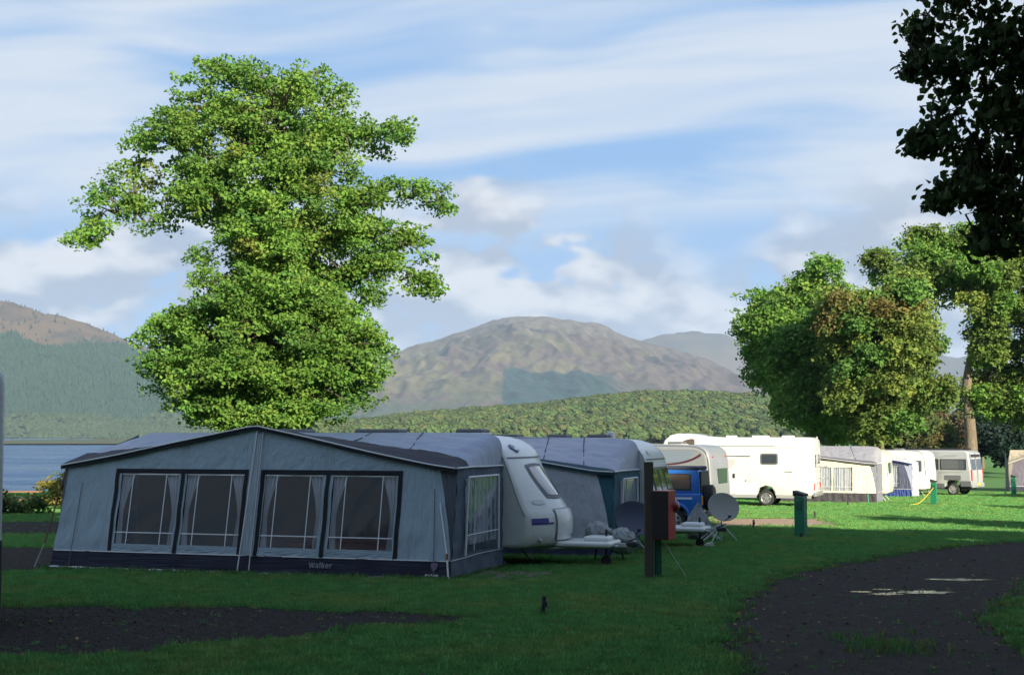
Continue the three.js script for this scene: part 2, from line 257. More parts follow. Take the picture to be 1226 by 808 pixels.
{ // loch
  const g = new THREE.PlaneGeometry(9000, 7000, 1, 1); g.rotateX(-Math.PI / 2); g.translate(-2000, LOCH, -3500); uvMetres(g, 26);
  const rip = tex(1024, 1024, (u, v) => { const a = n4(u, v, 9, 2), b = n4(u, v, 21, 7), c = n4(u, v, 48, 11); return 0.45 * a + 0.33 * b + 0.22 * c; });
  const streak = tex(512, 512, (u, v) => { const a = tileFbm(u, v, 2.2, 41); return 0.25 + 0.75 * smooth(0.36, 0.62, a); }, false, [0.05, 0.22]);   // ruffled and calm lanes of water
  tag(part('loch', g, mat(0.045, 0.135, 0.30, 0.55, { bumpMap: rip, bumpScale: 1.6, roughnessMap: streak })), 'rippled blue water of the loch', null, null, 'structure');
}
function field(x0, x1, z0, z1, nx, nz, hf, cf) { // height field with vertex colours; z0 is the far side
  const pos = [], col = [], ix = [];
  for (let j = 0; j <= nz; j++) for (let i = 0; i <= nx; i++) { const x = lerp(x0, x1, i / nx), z = lerp(z0, z1, j / nz), y = hf(x, z); pos.push(x, y, z); }
  for (let j = 0; j < nz; j++) for (let i = 0; i < nx; i++) { const a = j * (nx + 1) + i; ix.push(a, a + nx + 1, a + nx + 2, a, a + nx + 2, a + 1); }
  const g = new THREE.BufferGeometry(); g.setAttribute('position', new THREE.Float32BufferAttribute(pos, 3)); g.setIndex(ix); g.computeVertexNormals();
  for (let k = 0; k < pos.length; k += 3) col.push(...cf(pos[k], pos[k + 1], pos[k + 2]));
  g.setAttribute('color', new THREE.Float32BufferAttribute(col, 3)); return g;
}
const hillM = mat(1, 1, 1, 0.95, { vertexColors: true });
const mixc = (a, b, t) => [lerp(a[0], b[0], t), lerp(a[1], b[1], t), lerp(a[2], b[2], t)];
const ridged = (x, y, o) => { let s = 0, a = 0.5; for (let i = 0; i < o; i++) { s += a * (1 - Math.abs(n2(x, y)) * 2); x = x * 2.07 + 13; y = y * 2.07 + 7; a *= 0.5; } return s; };
const conifers = [], broad = [];
// the mountain across the loch
const mtTab = [[-820, 90], [-640, 165], [-500, 205], [-400, 275], [-300, 308], [-220, 330], [-140, 358], [-60, 385], [0, 394], [70, 396], [130, 392], [205, 384], [280, 376], [340, 348], [400, 322], [500, 296], [620, 262], [720, 222], [800, 175], [880, 130], [1000, 80], [1200, 40]];
const mtH = (x, z) => { const d = -z, t = clamp((d - 3100) / 1400), back = smooth(5600, 4600, d); const R = interp(mtTab, x * 4550 / Math.max(d, 4200)); let s = Math.pow(t, 0.85); const gul = ridged(x * 0.0032 + 0.4 * n2(z * 0.001, 2), z * 0.0011, 5); return R * s * back + (gul - 0.3) * 56 * Math.pow(s, 0.7) * (1 - 0.82 * smooth(0.8, 1, t)) * back + (8 * fbm2(x * 0.010, z * 0.008, 4) + 5 * (ridged(x * 0.014 + 0.6 * n2(z * 0.002, 5), z * 0.0035, 3) - 0.4) + 2.5 * (ridged(x * 0.034, z * 0.013, 3) - 0.4)) * (0.35 + 0.65 * (1 - smooth(0.75, 1, t))) * s * back - 12; };
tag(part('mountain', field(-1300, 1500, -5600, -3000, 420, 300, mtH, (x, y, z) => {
  const f = fbm2(x * 0.0045, z * 0.0045, 5), f2 = fbm2(x * 0.022, z * 0.016, 5);
  let c = mixc([0.102, 0.092, 0.042], [0.080, 0.061, 0.045], smooth(-0.10, 0.14, f + 0.0009 * x + 0.5 * f2));
  c = mixc(c, [0.105, 0.092, 0.068], smooth(250, 380, y + 60 * f2));
  c = mixc(c, [0.040, 0.060, 0.028], smooth(130, 40, y + 70 * f));
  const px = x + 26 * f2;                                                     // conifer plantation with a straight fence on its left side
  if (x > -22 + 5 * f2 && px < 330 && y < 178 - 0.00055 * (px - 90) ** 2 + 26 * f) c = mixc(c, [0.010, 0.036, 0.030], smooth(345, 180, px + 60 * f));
  return c.map(v => v * (0.9 + 0.6 * f2));
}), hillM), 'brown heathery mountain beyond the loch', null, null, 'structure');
// paler ridges behind it
const ridgeTab = [[-3200, 120], [-1500, 240], [-900, 330], [300, 300], [560, 395], [760, 432], [880, 436], [1010, 420], [1150, 372], [1400, 300], [1750, 300], [1950, 340], [2150, 330], [2500, 260], [3200, 180]];
tag(part('distant_ridge', field(-3400, 3600, -8200, -5600, 220, 60, (x, z) => { const d = -z, t = clamp((d - 5600) / 900), b = smooth(8200, 6600, d); return interp(ridgeTab, x * 6500 / Math.max(d, 6000)) * 1.12 * smooth(0, 1, t) * b + 22 * fbm2(x * 0.006, z * 0.006, 4) * t * b - 10; }, (x, y, z) => mixc([0.08, 0.068, 0.046], [0.052, 0.052, 0.042], smooth(-0.3, 0.4, fbm2(x * 0.004, z * 0.004, 4)))), hillM), 'far pale ridge behind the mountain', null, null, 'structure');
// wooded hillside on the left shore
const lhTab = [[-2400, 330], [-1400, 330], [-1020, 294], [-920, 262], [-850, 238], [-745, 200], [-600, 150], [-500, 105], [-420, 72], [-300, 40], [-180, 22], [-60, 8], [60, 0]];
const lhH = (x, z) => { const d = -z, t = clamp((d - 2350) / 650), b = smooth(4200, 3300, d); return interp(lhTab, x * 2850 / Math.max(d, 2600)) * Math.pow(t, 1.1) * b + (ridged(x * 0.004, z * 0.002, 4) - 0.3) * 26 * t * (1 - 0.6 * smooth(0.8, 1, t)) * b + 5 * fbm2(x * 0.02, z * 0.02, 2) * t - 5; };
const lhWood = (x, y, z) => y + 30 * fbm2(x * 0.004, z * 0.004, 3) + 8 * fbm2(x * 0.03, z * 0.03, 2) < interp([[-1100, 196], [-880, 190], [-760, 172], [-600, 150], [-300, 120]], x);
tag(part('hill', field(-2600, 100, -4200, -2330, 240, 170, lhH, (x, y, z) => { const f = fbm2(x * 0.006, z * 0.006, 4); return lhWood(x, y, z) ? mixc([0.020, 0.048, 0.026], [0.05, 0.078, 0.028], smooth(60, 5, y + 40 * f)) : mixc([0.086, 0.066, 0.042], [0.056, 0.047, 0.036], smooth(-0.2, 0.3, f)); }), hillM), 'brown topped hill with wooded slopes on the left shore', null, null, 'structure');
{ const R = rng(31); for (let k = 0; k < 60000; k++) { const d = lerp(2352, 3150, R() ** 1.1), x = -d * lerp(0.10, 0.42, R()), z = -d, y = lhH(x, z); if (y < -4.5 || (!lhWood(x, y, z) && R() > 0.02)) continue; const open = fbm2(x * 0.007 + 40, z * 0.007, 3); if (open > 0.22 && R() < 0.8) continue; conifers.push([x, y, z, lerp(5, 10, R() ** 1.5) * (y < 14 ? 0.8 : 1), y < 30 + 30 * open ? 1 : 0]); } }
// low wooded hill nearer, across the bay
const fhTab = [[-330, 0], [-190, 3], [-130, 6], [-105, 7], [-78, 11], [-30, 15], [16, 18.5], [64, 24.5], [100, 27.5], [140, 27.5], [170, 25], [205, 20], [230, 14], [266, 9], [300, 7], [364, 5], [520, 3], [700, 0]];
const fhH = (x, z) => { const d = -z, t = clamp((d - 690) / 330), b = smooth(1500, 1080, d); return LOCH + 0.6 + interp(fhTab, x * 1010 / Math.max(d, 850)) * smooth(0, 1, t) * b + 2.2 * fbm2(x * 0.02, z * 0.02, 3) * t * b; };
tag(part('wooded_hill', field(-420, 760, -1500, -680, 120, 80, fhH, (x, y, z) => [0.045, 0.062, 0.022]), hillM), 'low green hill across the bay under its wood', null, null, 'structure');
{ const R = rng(37); for (let k = 0; k < 24000; k++) { const d = lerp(700, 1090, R() ** 0.8), x = d * lerp(-0.155, 0.40, R()), z = -d, y = fhH(x, z); if (x < -130 && R() < 0.5) continue; broad.push([x, y - 1, z, lerp(3.4, 9.5, R() ** 1.5), R()]); } }

/* ------------------------------------------------ trees */
const barkTex = tex(256, 512, (u, v) => { const a = tileFbm(u, v, 6, 3), b = tileFbm(u * 3 % 1, v, 3, 8); const k = 0.55 + 0.9 * a * (0.4 + b); return [0.155 * k, 0.125 * k, 0.088 * k]; }, true);
const barkBump = tex(256, 512, (u, v) => tileFbm(u * 3 % 1, v, 5, 3));
const barkM = mat(1, 1, 1, 0.92, { map: barkTex, bumpMap: barkBump, bumpScale: 0.04 });
function leafSpray(seed, n, spread, size, flat = 0.55) { // a spray of n small folded leaves round a short twig
  const r = rng(seed), pos = [], a = V(0, 0, 0), b = V(0, 0, 0), c = V(0, 0, 0), nrm = V(0, 0, 0);
  for (let k = 0; k < n; k++) {
    const o = V((r() - 0.5) * 2, (r() - 0.5) * 2 * flat, (r() - 0.5) * 2).multiplyScalar(spread);
    a.set(r() - 0.5, (r() - 0.5) * 0.9 - 0.1, r() - 0.5).normalize(); nrm.set((r() - 0.5) * 1.3, 0.75, (r() - 0.5) * 1.3).normalize(); b.crossVectors(a, nrm).normalize(); c.crossVectors(b, a);
    const s = size * (0.7 + 0.6 * r()), L = s, W = s * 0.36, f = 0.10 * s;
    const P = [o.clone(), o.clone().addScaledVector(a, L * 0.35).addScaledVector(b, W * 0.8).addScaledVector(c, f), o.clone().addScaledVector(a, L * 0.72).addScaledVector(b, W).addScaledVector(c, f * 0.6), o.clone().addScaledVector(a, L).addScaledVector(c, -f * 0.6), o.clone().addScaledVector(a, L * 0.72).addScaledVector(b, -W).addScaledVector(c, f * 0.6), o.clone().addScaledVector(a, L * 0.35).addScaledVector(b, -W * 0.8).addScaledVector(c, f)];
    for (const [i, j, l] of [[0, 1, 2], [0, 2, 3], [0, 3, 4], [0, 4, 5]]) pos.push(...P[i].toArray(), ...P[j].toArray(), ...P[l].toArray());
  }
  const g = new THREE.BufferGeometry(); g.setAttribute('position', new THREE.Float32BufferAttribute(pos, 3)); g.computeVertexNormals(); return g;
}
const sprays = { fine: leafSpray(1, 20, 0.22, 0.12), mid: leafSpray(2, 20, 0.36, 0.20), big: leafSpray(3, 14, 0.55, 0.42), hang: leafSpray(4, 7, 0.12, 0.085, 0.7) };
const leafM = mat(1, 1, 1, 0.75, { transmission: 0.38, thickness: 0, specularIntensity: 0.35 });
/* lobes: [x, y, z, rx, ry, rz, fill]; heights above the tree's foot. cols: list of [r, g, b]; pick(p, rand) chooses one */
function makeTree(o) {
  const t = thing(o.name, o.label, 'tree', o.x, o.z, o.turn ?? 0, o.group, terrain(o.x, o.z) - 0.05), R = rng(o.seed);
  const stem = o.stem.map(p => V(...p)), r0 = o.r ?? 0.4;
  part('trunk', taper([stem[0].clone().setY(-0.3), ...stem.slice(1)], r0 * 1.15, r0 * 0.28, 26, 12, 0.12), barkM, t);
  const sc = new THREE.CatmullRomCurve3(stem), twigs = [], sprayPts = [];
  const nodes = []; for (let i = 0; i <= 24; i++) { const f = lerp(o.fork ?? 0.22, 0.98, i / 24); nodes.push({ p: sc.getPointAt(f), r: r0 * lerp(0.55, 0.2, f), dep: 0 }); }
  const order = o.lobes.slice().sort((p, q) => Math.hypot(p[0], p[2]) - Math.hypot(q[0], q[2]));
  for (const [x, y, z, rx, ry, rz, fill = 1] of order) {
    const c = V(x, y, z); let best = null, bc = 1e9;                       // fork from the nearest limb that already stands below
    for (const nd of nodes) { const dx = c.distanceTo(nd.p), cost = dx + (nd.p.y > y + 0.4 ? 0.5 + 0.5 * (nd.p.y - y) : 0) + 0.12 * nd.dep; if (cost < bc && (dx > 0.5 || nd.dep === 0)) { bc = cost; best = nd; } }
    const s = best.p, h = Math.max(0.3, c.distanceTo(s)), mid = s.clone().lerp(c, 0.5).add(V((R() - 0.5) * h * 0.24, (0.04 + 0.12 * R()) * h * (y > s.y ? 1 : -0.2), (R() - 0.5) * h * 0.24));
    const end = c.clone(), limb = new THREE.CatmullRomCurve3([s, mid, end]), lr = Math.min(best.r * 0.72, 0.035 + h * 0.03) * (best.dep ? 1 : (o.limb ?? 1));
    if (h > 0.9) part('limb', taper([s, s.clone().lerp(mid, 0.5).add(V((R() - 0.5) * h * 0.06, (R() - 0.5) * h * 0.06, 0)), mid, end], lr, lr * 0.22, 16, 7, 0.2), barkM, t);
    for (const q of [0.35, 0.55, 0.75, 0.95]) nodes.push({ p: limb.getPointAt(q), r: Math.max(0.012, lr * (1 - 0.7 * q)), dep: best.dep + 1 });
    const np = Math.max(o.least ?? 5, Math.round((o.puffs ?? 10) * fill * Math.cbrt(rx * ry * rz) ** 2));
    for (let k = 0; k < np; k++) {
      const a = R() * T2, cz = R() * 2 - 1, q = Math.sqrt(1 - cz * cz), rad = lerp(0.40, 1.0, Math.sqrt(R())), p = V(x + rx * rad * q * Math.cos(a), y + ry * rad * cz, z + rz * rad * q * Math.sin(a));
      if (p.y < (o.low ?? 0.6)) continue;
      if (o.along && R() < o.along) { const lp = limb.getPointAt(lerp(0.3, 1, R())); p.copy(lp).add(V((R() - 0.5) * 0.9, (R() - 0.3) * 0.7, (R() - 0.5) * 0.9)); }
      const pr = (o.puff ?? 0.62) * (0.6 + 0.75 * R()), base = limb.getPointAt(clamp(0.35 + 0.6 * R()));
      const bend = base.clone().lerp(p, 0.55).add(V((R() - 0.5) * 0.5, 0.18 + 0.2 * R(), (R() - 0.5) * 0.5));
      if (R() < (o.twig ?? 0.8)) twigs.push(taper([base, bend, p], 0.045 * (o.tw ?? 1), 0.010, 5, 4));
      const tint = o.pick(p, R), br = 0.88 + 0.24 * R(), n = Math.round((o.dense ?? 15) * (o.abs ? 1 : (pr / 0.62) ** 2) * (0.7 + 0.6 * R()) * (o.thin ? o.thin(p) : 1));
      for (let m = 0; m < n; m++) { const aa = R() * T2, c2 = 1 - 1.75 * R() ** 1.35, q2 = Math.sqrt(Math.max(0, 1 - c2 * c2)), rr = pr * (0.5 + 0.55 * R() + (R() < 0.12 ? 0.5 * R() : 0)); sprayPts.push([p.x + rr * q2 * Math.cos(aa), p.y + rr * 0.72 * c2, p.z + rr * q2 * Math.sin(aa), tint, br * (0.85 + 0.3 * R())]); }
    }
  }
  if (twigs.length) tag(part('branches', merge(twigs), barkM, t), null, null, null, 'stuff');
  const g = sprays[o.leaf ?? 'fine'], im = new THREE.InstancedMesh(g, leafM, sprayPts.length), m4 = new THREE.Matrix4(), q = new THREE.Quaternion(), eu = new THREE.Euler(), col = new THREE.Color();
  sprayPts.forEach(([x, y, z, c, b], i) => { const s = (o.ls ?? 1) * (0.75 + 0.5 * R()); q.setFromEuler(eu.set((R() - 0.5) * 1.1, R() * T2, (R() - 0.5) * 1.1)); im.setMatrixAt(i, m4.compose(V(x, y, z), q, V(s, s, s))); const w = 0.85 + 0.3 * R(); im.setColorAt(i, col.setRGB(c[0] * b * w, c[1] * b, c[2] * b)); });
  im.name = 'crown'; im.castShadow = im.receiveShadow = true; im.userData.kind = 'stuff'; t.add(im);
  return t;
}
const G1 = [0.136, 0.270, 0.042], G2 = [0.164, 0.295, 0.048], G3 = [0.100, 0.220, 0.040], GY = [0.20, 0.275, 0.052], GO = [0.155, 0.135, 0.036];
const pickGreen = (p, R) => { const a = R(); return a < 0.5 ? G1 : a < 0.78 ? G2 : a < 0.96 ? G3 : GY; };
{ // the great tree behind the big awning; 1 px of the photo is about 28.5 mm of it
  const S = 0.0285, cx = 318, L = [], R = rng(8);
  const P = (px, py, rx, ry, fill = 1, zo = null, foot) => L.push([(px - cx) * S, 2.9 + (516 - py) * S, zo ?? (R() - 0.5) * 1.6, rx * S, ry * S, Math.max(rx, ry) * S * 0.95, fill, foot]);
  // lower skirt, dense and round
  P(318, 405, 112, 82, 1.5, 0.9); P(240, 425, 70, 62, 1.3, 0.6); P(398, 412, 66, 70, 1.3, 0.7); P(330, 498, 52, 16, 1.3, 1.6); P(275, 494, 40, 16, 1.2, 1.6); P(205, 395, 26, 26, 0.8); P(320, 352, 85, 34, 1.2, 1.4); P(290, 455, 80, 40, 1.1, 1.5, 0.2); P(375, 465, 60, 38, 1.1, 1.3, 0.2); P(235, 480, 30, 26, 0.9); P(350, 492, 34, 16, 0.8); P(320, 410, 110, 75, 0.7, -2.6, 0.28); P(430, 440, 30, 40, 0.9);
  // middle
  P(330, 275, 78, 55, 1.05, 1.2); P(268, 235, 60, 42, 1, 0.9); P(390, 290, 55, 50, 1); P(335, 215, 60, 42, 1, 1.2); P(285, 285, 40, 28, 0.7); P(330, 270, 80, 60, 0.6, -2.4);
  // top
  P(330, 130, 66, 48, 0.9, 0.8); P(255, 125, 50, 42, 0.9); P(300, 82, 48, 20, 0.7); P(370, 95, 46, 30, 0.7); P(408, 140, 46, 42, 0.75); P(330, 140, 90, 60, 0.45, -2.2); P(248, 75, 18, 12, 0.5); P(450, 155, 30, 22, 0.55); P(478, 156, 14, 8, 0.4); P(230, 95, 24, 20, 0.6);
  P(300, 180, 80, 44, 0.8, 0.9); P(385, 205, 44, 36, 0.75); P(420, 265, 40, 30, 0.7); P(300, 310, 60, 26, 0.9, 1.2); P(365, 170, 46, 34, 0.7, 0.8); P(230, 190, 44, 30, 0.7, 0.6);
  // left arm
  P(200, 165, 46, 36, 0.8); P(160, 150, 20, 18, 0.6); P(150, 215, 40, 26, 0.75); P(205, 215, 34, 26, 0.8); P(112, 248, 32, 20, 0.7, 0.2); P(98, 282, 12, 14, 0.6, 0.2); P(152, 262, 34, 14, 0.6, 0.2); P(215, 250, 24, 20, 0.5);
  // right arm
  P(440, 235, 44, 26, 0.7); P(500, 232, 36, 17, 0.6, 0.3); P(528, 240, 12, 8, 0.5, 0.3); P(455, 285, 40, 30, 0.7); P(498, 290, 20, 26, 0.55, 0.2); P(510, 335, 13, 18, 0.5, 0.2); P(455, 325, 34, 34, 0.75); P(408, 335, 40, 34, 0.9);
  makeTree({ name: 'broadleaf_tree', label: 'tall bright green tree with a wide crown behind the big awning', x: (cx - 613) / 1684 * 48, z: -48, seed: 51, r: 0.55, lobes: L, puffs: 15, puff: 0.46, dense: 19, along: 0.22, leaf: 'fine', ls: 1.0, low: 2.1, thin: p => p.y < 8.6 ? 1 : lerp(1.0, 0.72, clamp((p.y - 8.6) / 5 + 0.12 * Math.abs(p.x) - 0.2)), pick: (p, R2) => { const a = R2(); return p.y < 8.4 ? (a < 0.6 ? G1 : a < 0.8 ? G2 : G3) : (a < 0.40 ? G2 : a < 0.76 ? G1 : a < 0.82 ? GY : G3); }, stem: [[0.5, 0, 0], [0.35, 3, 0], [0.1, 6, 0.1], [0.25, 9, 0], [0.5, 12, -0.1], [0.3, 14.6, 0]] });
}
{ // the trees beyond the motorhome
  const mk = (name, label, d, cx, lobes, o) => { const S = d / 1684, R = rng(o.seed + 1), L = lobes.map(([px, py, rx, ry, f = 1, zo]) => [(px - cx) * S, EYE + (522 - py) * S + 0.0155 * d, zo ?? (R() - 0.5) * 3, rx * S, ry * S, Math.max(rx, ry) * S, f]); return makeTree({ name, label, x: (cx - 613) * S, z: -d, lobes: L, leaf: 'mid', puff: 0.95, dense: 12, puffs: 5.0, tw: 1.5, low: 1.4, ...o }); };
  mk('broadleaf_tree', 'round green tree left of the browning one behind the motorhome', 90, 962, [[988, 345, 30, 30, 0.9], [940, 380, 44, 40], [915, 405, 32, 38], [960, 425, 60, 55, 1.1, 1], [1000, 400, 45, 55], [925, 440, 34, 22, 0.8], [975, 480, 46, 38, 1, 1], [1000, 505, 34, 22, 0.9]], { seed: 71, r: 0.45, stem: [[0.4, 0, 0], [0.5, 3, 0], [0.2, 6, 0], [0.4, 10, 0]], pick: (p, R) => { const a = R(); return a < 0.5 ? G3 : a < 0.85 ? G1 : G2; } });
  mk('broadleaf_tree', 'olive green tree with rusty brown top behind the motorhome', 84, 1052, [[1020, 372, 40, 26, 1, 1.2], [1070, 365, 40, 26, 1, 1], [1000, 395, 34, 36, 1, 1], [1050, 410, 58, 44, 1.1, 1.6], [1094, 405, 28, 38], [1040, 460, 58, 40, 1.1, 1.5], [1080, 455, 34, 34], [1112, 470, 12, 10, 0.7], [1055, 500, 40, 26, 1, 1]], { seed: 73, r: 0.42, stem: [[-0.2, 0, 0], [0, 3, 0], [0.2, 6, 0], [0, 9, 0]], pick: (p, R) => { const a = R(), hi = smooth(7.5, 9.6, p.y + 2.4 * n3(p.x * 0.5, p.y * 0.5, p.z * 0.5) - 0.35 * Math.max(0, p.x - 1)); return a < hi * 0.42 ? (R() < 0.6 ? GO : GY) : a < 0.55 ? [0.115, 0.175, 0.032] : a < 0.8 ? G3 : GY; } });
  mk('broadleaf_tree', 'big open green tree with a pale bare trunk behind the van', 95, 1160, [[1085, 318, 40, 26, 0.9], [1130, 305, 46, 32], [1185, 318, 50, 50], [1160, 350, 46, 36, 1, 1.5], [1118, 345, 26, 22, 0.8], [1215, 380, 42, 46], [1178, 405, 16, 26, 0.6], [1210, 440, 32, 30, 0.9], [1190, 478, 34, 22, 0.9], [1225, 490, 34, 34, 0.9], [1265, 400, 50, 80], [1240, 310, 50, 50]], { seed: 77, r: 0.46, low: 3, along: 0.15, puffs: 3.7, stem: [[-0.2, 0, 0], [0.1, 3.5, 0], [-0.1, 7, 0], [0.6, 11, 0], [1, 15, 0]], pick: (p, R) => { const a = R(); return a < 0.45 ? [0.12, 0.19, 0.034] : a < 0.85 ? G1 : GY; } });
  // smaller trees and bushes in the distance on the right
  const far = [[150, 1068, 508, 34, 22, 0], [160, 1110, 516, 26, 16, 1], [170, 1140, 520, 22, 18, 2], [140, 1205, 515, 30, 26, 3], [150, 1240, 505, 34, 30, 3], [180, 1175, 512, 24, 22, 3], [190, 1095, 505, 26, 14, 1], [200, 1030, 512, 30, 14, 0], [210, 990, 515, 26, 12, 0]];
  const farL = ['tall green tree far off between the browning tree and the silver van', 'low light green tree far behind the cab of the silver van', 'reddish bushy tree far behind the silver van roof', 'dark shadowy evergreen above the pale roof of the plum awning', 'tallest dark evergreen beyond the plum awning', 'dark evergreen just beside the pale bare trunk', 'flat topped light green tree behind the blue porch awning', 'far green tree behind the trunk of the browning tree', 'low green tree farthest off behind the round green tree'];
  far.forEach(([d, px, py, rx, ry, k], i) => { const c = [[0.07, 0.12, 0.03], [0.10, 0.14, 0.035], [0.15, 0.10, 0.05], [0.018, 0.042, 0.032]][k]; mk('distant_tree', farL[i], d, px, [[px - rx * 0.4, py, rx * 0.6, ry], [px + rx * 0.4, py + 4, rx * 0.6, ry], [px, py + 12, rx, ry]], { group: 'far trees on the right', seed: 100 + i, leaf: 'big', puff: 1.3, dense: 8, puffs: 2.2, twig: 0.3, low: 0.2, r: 0.25, stem: [[0, 0, 0], [0, 2, 0], [0, 4, 0]], pick: (p, R) => c.map(v => v * (0.7 + 0.6 * R())) }); });
}
{ // woods on the far shores
  const cone = (seed, slim) => { const r = rng(seed), L = []; for (let k = 0; k < 5; k++) { const g = new THREE.ConeGeometry((0.30 - 0.05 * k) * slim, 0.42, 7, 1, true), p = g.attributes.position; for (let i = 0; i < p.count; i++) p.setXYZ(i, p.getX(i) * (0.75 + 0.5 * r()), p.getY(i) + (r() - 0.5) * 0.05, p.getZ(i) * (0.75 + 0.5 * r())); g.translate(0, 0.22 + 0.17 * k, 0); L.push(g); } return merge(L); };
  const blob = seed => { const r = rng(seed), L = []; for (let k = 0; k < 22; k++) { const g = new THREE.IcosahedronGeometry(0.20 + 0.12 * r(), 0), p = g.attributes.position, a = r() * T2, c = r(), q = Math.sqrt(1 - c * c); for (let i = 0; i < p.count; i++) { const w = 0.8 + 0.45 * r(); p.setXYZ(i, p.getX(i) * w, p.getY(i) * w * 0.8, p.getZ(i) * w); } g.translate(0.42 * q * Math.cos(a), 0.42 + 0.5 * c, 0.42 * q * Math.sin(a)); L.push(g); } const m = merge(L); m.computeVertexNormals(); return m; };
  const m4 = new THREE.Matrix4(), q = new THREE.Quaternion(), eu = new THREE.Euler(), c = new THREE.Color(), R = rng(61), wm = mat(1, 1, 1, 0.95);
  const put = (name, label, g, L, colf, w) => { const im = new THREE.InstancedMesh(g, wm, L.length); L.forEach((p, i) => { q.setFromEuler(eu.set(0, R() * T2, 0)); const s = p[3]; im.setMatrixAt(i, m4.compose(V(p[0], p[1], p[2]), q, V(s * w * (0.85 + 0.3 * R()), s, s * w))); im.setColorAt(i, c.setRGB(...colf(p, R))); }); im.name = name; im.castShadow = im.receiveShadow = true; scene.add(im); tag(im, label, 'forest', null, 'stuff'); };
  put('conifer_wood', 'blue green conifer wood covering the left hillside', cone(3, 1), conifers.filter(p => !p[4]), (p, r) => { const k = 0.7 + 0.6 * r(); return [0.022 * k, 0.052 * k, 0.030 * k]; }, 1);
  put('shore_wood', 'light green broadleaf wood along the left shore', blob(5), conifers.filter(p => p[4]), (p, r) => { const k = 0.7 + 0.6 * r(); return [0.040 * k, 0.066 * k, 0.026 * k]; }, 0.9);
  put('broadleaf_wood', 'green broadleaf wood covering the low hill across the bay', blob(9), broad, (p, r) => { const k = 0.55 + 0.5 * r(), a = p[4]; return a < 0.55 ? [0.058 * k, 0.102 * k, 0.030 * k] : a < 0.88 ? [0.080 * k, 0.116 * k, 0.032 * k] : [0.088 * k, 0.104 * k, 0.034 * k]; }, 0.95);
}
{ // the trees behind the photographer that shade the foreground: a wood edge to the right and rear
  const R = rng(301);
  const spots = [[3.5, 5.5, 14], [8, 3.5, 22], [12.5, 1, 23], [16.5, -1, 17.5], [21, -2, 18.5], [25.5, -4, 16.8], [30, -6, 13.6], [9, 10, 24], [15, 8, 22], [22, 5, 20], [29, 1, 16.5], [-2, 8, 15], [-7, 10, 16], [-12, 9, 15], [36, -10, 14], [27, -25, 9.5], [36, -35, 11], [46, -45, 14.9], [40, -26, 13]];
  spots.forEach(([x, z, H], i) => {
    const L = [], w = z < -20 && H < 15 ? 1.9 : 2.6 + H * 0.10; for (let k = 0; k < 9; k++) { const t = k / 8, a = k * 2.4 + i; L.push([Math.cos(a) * w * 0.42, lerp(1.8, H - 2.0, t), Math.sin(a) * w * 0.42, w * (1.05 - 0.45 * t), 1.9, w * (1.05 - 0.45 * t), 1]); }
    makeTree({ name: 'shade_tree', label: 'dense leafy tree in the belt of trees behind the gravel road', group: 'belt of shade trees', x, z, seed: 400 + i, r: 0.3, lobes: L, leaf: 'big', puff: 1.2, dense: 9, puffs: 2.3, twig: 0.15, low: 0.3, stem: [[0, 0, 0], [0.1, H * 0.3, 0], [0, H * 0.6, 0.1], [0, H * 0.95, 0]], pick: (p, r) => r() < 0.5 ? G3 : [0.06, 0.11, 0.025] });
  });
}

/* ------------------------------------------------ caravans and their awnings */
const weaveTex = tex(256, 256, (u, v) => 0.5 + 0.25 * Math.sin(u * T2 * 64) + 0.25 * Math.sin(v * T2 * 64));
const dirtTex = tex(512, 512, (u, v) => { const a = tileFbm(u, v, 3, 15), b = tileFbm(u, v, 16, 17); const k = 0.80 + 0.28 * a + 0.10 * b; return [k * 0.98, k * 0.98, k * 0.96]; }, true);
const creaseTex = tex(512, 512, (u, v) => { const a = tileFbm(u, v, 1.3, 5), b = tileFbm(u, v, 3.1, 9); return 0.3 + 0.9 * (Math.abs(a - 0.5) + 0.3 * Math.abs(b - 0.5)); }, false, [0.3, 0.3]);
const cloth = (r, g, b, o = {}) => mat(r, g, b, 0.82, { map: dirtTex, bumpMap: creaseTex, bumpScale: 0.06, ...o });
const gel = (r, g, b) => mat(r, g, b, 0.35, { clearcoat: 0.5, clearcoatRoughness: 0.2, map: dirtTex });
const M = {
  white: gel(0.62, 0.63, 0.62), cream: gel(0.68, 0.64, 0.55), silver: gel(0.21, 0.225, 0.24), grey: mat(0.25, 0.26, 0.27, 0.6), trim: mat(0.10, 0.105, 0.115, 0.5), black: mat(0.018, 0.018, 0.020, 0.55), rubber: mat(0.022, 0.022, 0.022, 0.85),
  chrome: mat(0.6, 0.6, 0.6, 0.3, { metalness: 0.85 }), steel: mat(0.42, 0.43, 0.44, 0.5, { metalness: 0.6 }), glass: mat(0.035, 0.045, 0.055, 0.06, { clearcoat: 1, clearcoatRoughness: 0.03 }), brownGlass: mat(0.09, 0.06, 0.045, 0.08, { clearcoat: 1, clearcoatRoughness: 0.05 }),
  red: mat(0.45, 0.02, 0.015, 0.25), amber: mat(0.75, 0.33, 0.02, 0.3), purple: mat(0.045, 0.035, 0.22, 0.4), pvc: mat(0.66, 0.69, 0.72, 0.07, { transmission: 0.98, thickness: 0, specularIntensity: 0.7 }), curtain: cloth(0.66, 0.66, 0.68), lace: mat(0.72, 0.74, 0.80, 0.9, { transmission: 0.3, thickness: 0 }), whiteTape: mat(0.62, 0.63, 0.64, 0.7), navy: cloth(0.020, 0.025, 0.060), woodRed: mat(0.22, 0.085, 0.035, 0.6), pale: cloth(0.55, 0.56, 0.56),
};
const lean = (g, k, z0 = 0) => { const p = g.attributes.position; for (let i = 0; i < p.count; i++) p.setZ(i, p.getZ(i) - k * p.getY(i) + z0); g.computeVertexNormals(); return g; };
